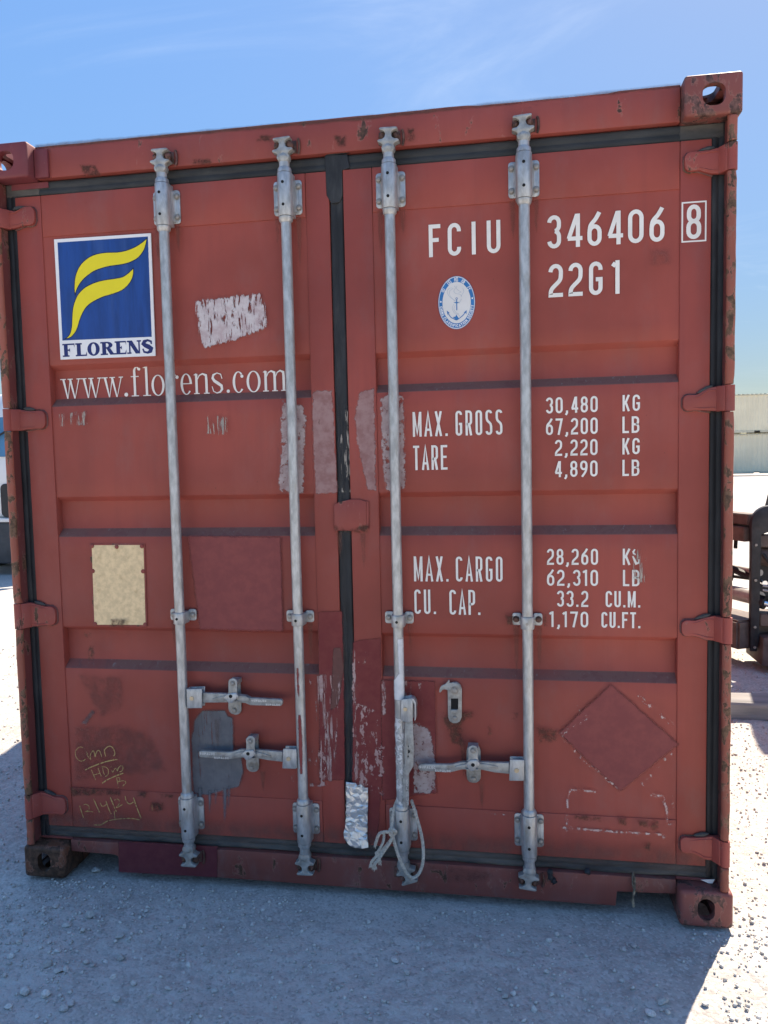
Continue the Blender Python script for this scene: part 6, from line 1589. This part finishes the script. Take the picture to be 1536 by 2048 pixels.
# near side plate: upright with a rounded shoulder
b = MB()
out = [(3.3705, 0.13), (3.366, 0.98)] + arc(3.486, 1.0, 0.12, 0.125, 180, 90, 8) + [(3.95, 1.125), (3.95, 0.98), (3.56, 0.98)] + arc(3.53, 0.95, 0.045, 0.045, 90, 180, 5)[0:] + [(3.43, 0.93), (3.424, 0.2), (3.41, 0.13)]
b.prism(out, YP, YP + 0.05, 'y', 0.005, 2)
b.build('side_plate', M_DARKST, FL)
def bar(p, q, w, h, mat, name, bev=0.006):
    p = Vector(p); q = Vector(q); d = (q - p).normalized(); s = d.cross(Vector((0, 0, 1))).normalized(); u = s.cross(d)
    b = MB(); bm = bmesh.new()
    c = [bm.verts.new(a + s * sx * w / 2 + u * sz * h / 2) for a in (p, q) for sx, sz in ((-1, -1), (1, -1), (1, 1), (-1, 1))]
    for f in ((0, 1, 2, 3), (7, 6, 5, 4), (0, 4, 5, 1), (1, 5, 6, 2), (2, 6, 7, 3), (3, 7, 4, 0)): bm.faces.new([c[i] for i in f])
    bmesh.ops.recalc_face_normals(bm, faces=bm.faces)
    bmesh.ops.bevel(bm, geom=bm.edges[:], offset=bev, segments=2, affect='EDGES')
    b.from_bm(bm); return b.build(name, mat, FL)
bar((3.42, 3.08, 1.025), (2.95, 4.25, 1.02), 0.13, 0.075, M_BROWNST, 'cross_bar')
bar((3.41, 3.08, 0.925), (2.95, 4.25, 0.925), 0.16, 0.10, M_BROWNST, 'cross_bar')
bar((3.42, 3.06, 0.24), (2.80, 4.3, 0.24), 0.30, 0.20, M_BROWNST, 'lower_beam', 0.015)
bar((3.30, 3.62, 0.30), (3.30, 3.62, 0.92), 0.05, 0.09, M_BROWNST, 'stay')
b = MB(); b.tube([(3.44, 3.04, 0.665), (2.9, 4.2, 0.665)], 0.022, 16); b.build('steel_tube', M_GREYST, FL)
b = MB(); b.tube([(3.44, 3.05, 0.485), (3.33, 3.28, 0.487)], 0.050, 20); b.tube([(3.33, 3.28, 0.487), (2.85, 4.3, 0.49)], 0.044, 20); b.build('hydraulic_cylinder', M_GREYST, FL)
b = MB(); b.tube(smooth([(3.2, 3.5, 1.0), (3.22, 3.45, 1.10), (3.3, 3.4, 1.09), (3.36, 3.35, 0.98), (3.35, 3.3, 0.8)], 6), 0.014, 8); b.tube(smooth([(3.1, 3.6, 0.9), (3.2, 3.4, 0.72), (3.32, 3.2, 0.66), (3.42, 3.1, 0.62)], 6), 0.026, 8)
b.tube(smooth([(3.15, 3.5, 0.62), (3.3, 3.35, 0.60), (3.42, 3.2, 0.60)], 6), 0.012, 8); b.build('hose', M_HOSE, FL)
b = MB(); b.box(3.425, 3.95, YP + 0.02, YP + 0.09, 0.84, 0.925, 0.008); b.build('cross_bar', M_BROWNST, FL)
b = MB(); b.tube([(3.43, YP + .1, 0.78), (3.95, YP - 0.05, 0.66)], 0.062, 20); b.build('hydraulic_cylinder', M_BROWNST, FL)
b = MB(); b.tube([(3.46, YP + .02, 0.462), (3.9, YP - .12, 0.36)], 0.022, 16); b.build('chrome_rod', M_CHROME, FL)
b = MB(); b.tube([(3.43, YP + .05, 0.47), (3.465, YP + .02, 0.462)], 0.046, 20); b.build('rod_seal', M_HOSE, FL)
b = MB(); b.prism([(3.43, 0.30), (3.95, 0.28), (3.95, 0.37), (3.43, 0.39)], YP + .01, YP + 0.2, 'y', 0.008); b.build('fork_bracket', M_BROWNST, FL)
b = MB(); b.prism([(3.425, 0.045), (4.0, 0.02), (4.0, 0.26), (3.43, 0.24)], YP - 0.06, YP + 0.3, 'y', 0.012, 2); b.build('fork_heel', M_BROWNST, FL)
b = MB(); b.prism([(3.95, 0.05), (4.2, 0.03), (5.3, 0.035), (5.3, 0.06), (4.2, 0.085), (3.97, 0.1)], YP - .05, YP + 0.09, 'y', 0.004); b.build('fork', M_DARKST, FL)
b = MB(); b.box(3.435, 3.95, YP + 0.1, YP + 0.14, 0.42, 0.92, 0.006); b.build('back_plate', M_DARKST, FL)
b = MB(); b.tube(smooth([(3.46, 3.09, 1.04), (3.50, 3.12, 0.97), (3.56, 3.1, 0.96), (3.62, 3.08, 1.02)], 6), 0.024, 10); b.build('hose', M_HOSE, FL)
b = MB(); b.tube(smooth([(3.44, 3.0, 0.80), (3.50, 2.985, 0.72), (3.60, 2.98, 0.70)], 6), 0.012, 8); b.build('hose', M_HOSE, FL)
b = MB(); b.tube(smooth([(3.18, 3.5, 0.86), (3.27, 3.38, 0.78), (3.33, 3.3, 0.62), (3.30, 3.36, 0.50)], 6), 0.013, 8); b.build('hose', M_HOSE, FL)
for zz_ in (0.585, 0.555): 
    b = MB(); b.tube([(3.44, YP - .01, zz_), (3.60, YP - .03, zz_ - .02)], 0.008, 8); b.build('hydraulic_pipe', M_GREYST, FL)
for zz_ in (0.16, 0.30, 0.62, 0.86):
    b = MB(); b.tube([(3.396, YP - .008, zz_), (3.396, YP + .002, zz_)], 0.010, 6); b.build('bolt', M_BOLT, FL)
b = MB(); b.tube([(3.455, YP - .006, 0.60), (3.455, YP + .1, 0.60)], 0.018, 16); b.build('pivot_pin', M_CHROME, FL)
# mast rails, lift body, overhead guard and wheels (mostly outside the frame, they cast the shade on the gravel)
for yy in (3.35, 4.35):
    b = MB(); b.prism([(3.55, 1.0), (3.66, 1.0), (4.08, 2.75), (3.94, 2.75)] if yy < 4 else [(4.0, 1.0), (4.12, 1.0), (4.5, 2.75), (4.36, 2.75)], yy - .05, yy + .05, 'y', 0.006); b.build('mast_rail', M_TEAL, FL)
b = MB(); b.prism([(4.02, 3.4), (4.14, 3.4), (4.5, 4.3), (4.38, 4.3)], 2.3, 2.42, 'z', 0.006); b.build('mast_tie', M_TEAL, FL)
b = MB(); b.prism([(4.0, 0.35), (5.9, 0.35), (5.95, 1.05), (5.3, 1.25), (4.25, 1.05)], 3.3, 4.45, 'y', 0.04, 3); b.build('body', simple('orange_body_paint', (0.42, 0.20, 0.03), 0.45), FL)
for xx, zt in ((4.2, 2.15), (5.3, 2.15)):
    for yy in (3.35, 4.35):
        b = MB(); b.box(xx, xx + .06, yy, yy + .06, 1.0, zt, 0.006); b.build('guard_post', M_DARKST, FL)
b = MB()
for k in range(9): b.box(4.15, 5.42, 3.33 + k * .13, 3.37 + k * .13, 2.151, 2.19, 0.004)
b.build('overhead_guard', M_DARKST, FL)
for xx, r in ((4.35, 0.36), (5.55, 0.29)):
    for yy in (3.28, 4.2):
        b = MB(); b.tube([(xx, yy, r), (xx, yy + .03, r), (xx, yy + .21, r), (xx, yy + .24, r)], [r * .9, r, r, r * .9], 28); w = b.build('wheel', M_TYRE, FL)
        b = MB(); b.tube([(xx, yy - .004, r), (xx, yy + .244, r)], r * .5, 20); b.build('rim', M_BUMPER, w)

# cream containers stacked far behind
def far_container(x0, y0, z0, rot, H, label):
    root = empty('shipping_container', (x0, y0, z0), label, 'shipping container', 'cream containers stacked across the yard')
    root.rotation_euler = (0, 0, rot)
    def part(mb, name, mat):
        o = mb.build(name, mat, None, sharp=20); o.parent = root; return o
    L = 6.058; W = 2.438
    for yy, s in ((0.045, 1), (W - 0.045, -1)):
        pts = corrugated('x', 0.17, L - 0.17, yy, 0.036 * s, 0, 0, 0.278)
        vs = []; fs = []
        for (px, py) in pts: vs += [(px, py, 0.16), (px, py, H - 0.10)]
        for i in range(len(pts) - 1): fs.append((2 * i, 2 * i + 2, 2 * i + 3, 2 * i + 1) if s > 0 else (2 * i, 2 * i + 1, 2 * i + 3, 2 * i + 2))
        b = MB(); b.add(vs, fs); part(b, 'side_wall', M_CREAM)
        y0_, y1_ = (0.02, 0.085) if s > 0 else (W - 0.085, W - 0.02)
        b = MB(); b.box(0.163, L - 0.163, y0_, y1_, H - 0.099, H - 0.03, 0.004); part(b, 'roof_rail', M_CREAMD)
        b = MB()   # bottom rail with fork pockets
        b.prism([(0.163, 0.03), (1.88, 0.03), (1.88, 0.145), (2.22, 0.145), (2.22, 0.03), (3.84, 0.03), (3.84, 0.145), (4.18, 0.145), (4.18, 0.03), (L - 0.163, 0.03), (L - 0.163, 0.159), (0.163, 0.159)], y0_, y1_, 'y', 0.003)
        part(b, 'floor_rail', M_CREAMD)
    for xx in (0.0, L - 0.162):
        for yy in (0, W - 0.162):
            for zz in (0, H - 0.118):
                b = MB(); b.box(xx, xx + .162, yy, yy + .162, zz, zz + .118, 0.01, 2); part(b, 'corner_casting', M_CREAMD)
            b = MB(); b.box(xx + .01, xx + .152, yy + .01, yy + .152, 0.119, H - 0.119, 0.006); part(b, 'corner_post', M_CREAMD)
    for xx in (0.06, L - 0.08):
        b = MB(); b.box(xx, xx + .02, 0.163, W - .163, 0.03, H - 0.03); part(b, 'end_wall', M_CREAM)
    pts = corrugated('x', 0.163, L - 0.163, H - 0.006, -0.02, 0, 0, 0.25)
    vs = []; fs = []
    for (px, pz) in pts: vs += [(px, 0.01, pz), (px, W - 0.01, pz)]
    for i in range(len(pts) - 1): fs.append((2 * i, 2 * i + 2, 2 * i + 3, 2 * i + 1))
    b = MB(); b.add(vs, fs); part(b, 'roof_panel', M_CREAM)
    b = MB(); b.box(0.17, L - .17, 0.09, W - .09, 0.10, 0.158); part(b, 'floor_panel', M_BUMPER)
fx = 14.45; fy = 46.2; fr = math.radians(2.5)
far_container(fx, fy, 0.08, fr, 2.44, 'cream corrugated container on the gravel far behind, lower of the stack')
far_container(fx, fy, 2.545, fr, 2.34, 'cream corrugated container far behind, on top of the other cream one')

# white truck beyond the left edge
TR = empty('truck', (-4.9, 7.0, 0), 'white cab over truck parked behind left of the red container', 'truck')
cx = -4.95
b = MB()
side = [(7.02, 0.82), (7.0, 1.30), (7.03, 1.60), (7.22, 2.28), (7.40, 2.52), (9.0, 2.56), (9.0, 0.6), (7.5, 0.6)]
b.prism(side, cx - 1.05, cx + 1.05, 'x', 0.05, 3)
b.build('cab', M_TRUCKW, TR)
b = MB()
ws = [(cx - .93, 7.012, 1.63), (cx + .93, 7.012, 1.63), (cx + .86, 7.19, 2.18), (cx - .86, 7.19, 2.18)]
b.add(ws + [(p[0], p[1] + .05, p[2]) for p in ws], [(0, 1, 2, 3), (4, 7, 6, 5), (0, 4, 5, 1), (1, 5, 6, 2), (2, 6, 7, 3), (3, 7, 4, 0)])
b.build('windshield', M_TRUCKB, TR)
b = MB(); b.tube([(cx - .75, 6.99, 1.61), (cx - .05, 7.10, 2.02)], 0.014, 8); b.tube([(cx + .05, 6.99, 1.61), (cx + .75, 7.08, 1.95)], 0.014, 8); b.build('wiper', M_BLACKP, TR)
b = MB(); b.prism(rrect(cx - .17, cx + .95, 0.80, 1.26, 0.07, 5), 6.97, 7.03, 'y', 0.008); b.build('grille', M_BLACKP, TR)
for s in (-1, 1):
    b = MB(); b.prism(rrect(cx + s * .70 - .17, cx + s * .70 + .17, 0.62, 0.78, 0.05, 4), 6.93, 6.98, 'y', 0.01); b.build('headlight', M_SIGNW, TR)
b = MB(); b.box(cx - 1.08, cx + 1.08, 6.93, 7.2, 0.735, 0.79, 0.015, 2); b.build('bumper_trim', M_TRUCKW, TR)
b = MB(); b.box(cx - 1.07, cx + 1.07, 6.95, 7.25, 0.16, 0.732, 0.03, 3); b.build('bumper', M_BUMPER, TR)
b = MB(); b.box(cx - 1.15, cx + 1.15, 9.2, 14.0, 0.95, 3.1, 0.03, 2); b.build('cargo_box', M_TRUCKW, TR)
b = MB(); b.box(cx - .45, cx + .45, 7.6, 14.0, 0.58, 0.9, 0.01); b.build('chassis', M_BUMPER, TR)
for yy in (8.0, 12.4):
    for s in (-1, 1):
        xo = cx + s * 1.0
        b = MB(); b.tube([(xo - .13, yy, .46), (xo - .1, yy, .46), (xo + .1, yy, .46), (xo + .13, yy, .46)], [.42, .46, .46, .42], 28); w = b.build('wheel', M_TYRE, TR)
        b = MB(); b.tube([(xo - .135, yy, .46), (xo + .135, yy, .46)], .25, 20); b.build('rim', M_GREYST, w)
for s in (-1, 1):
    b = MB(); b.tube([(cx + s * 1.03, 7.15, 2.2), (cx + s * 1.2, 7.05, 2.15), (cx + s * 1.2, 7.05, 1.7)], 0.015, 8); b.box(min(cx + s * 1.13, cx + s * 1.3), max(cx + s * 1.13, cx + s * 1.3), 7.0, 7.05, 1.65, 2.05, 0.01); b.build('mirror', M_BLACKP, TR)
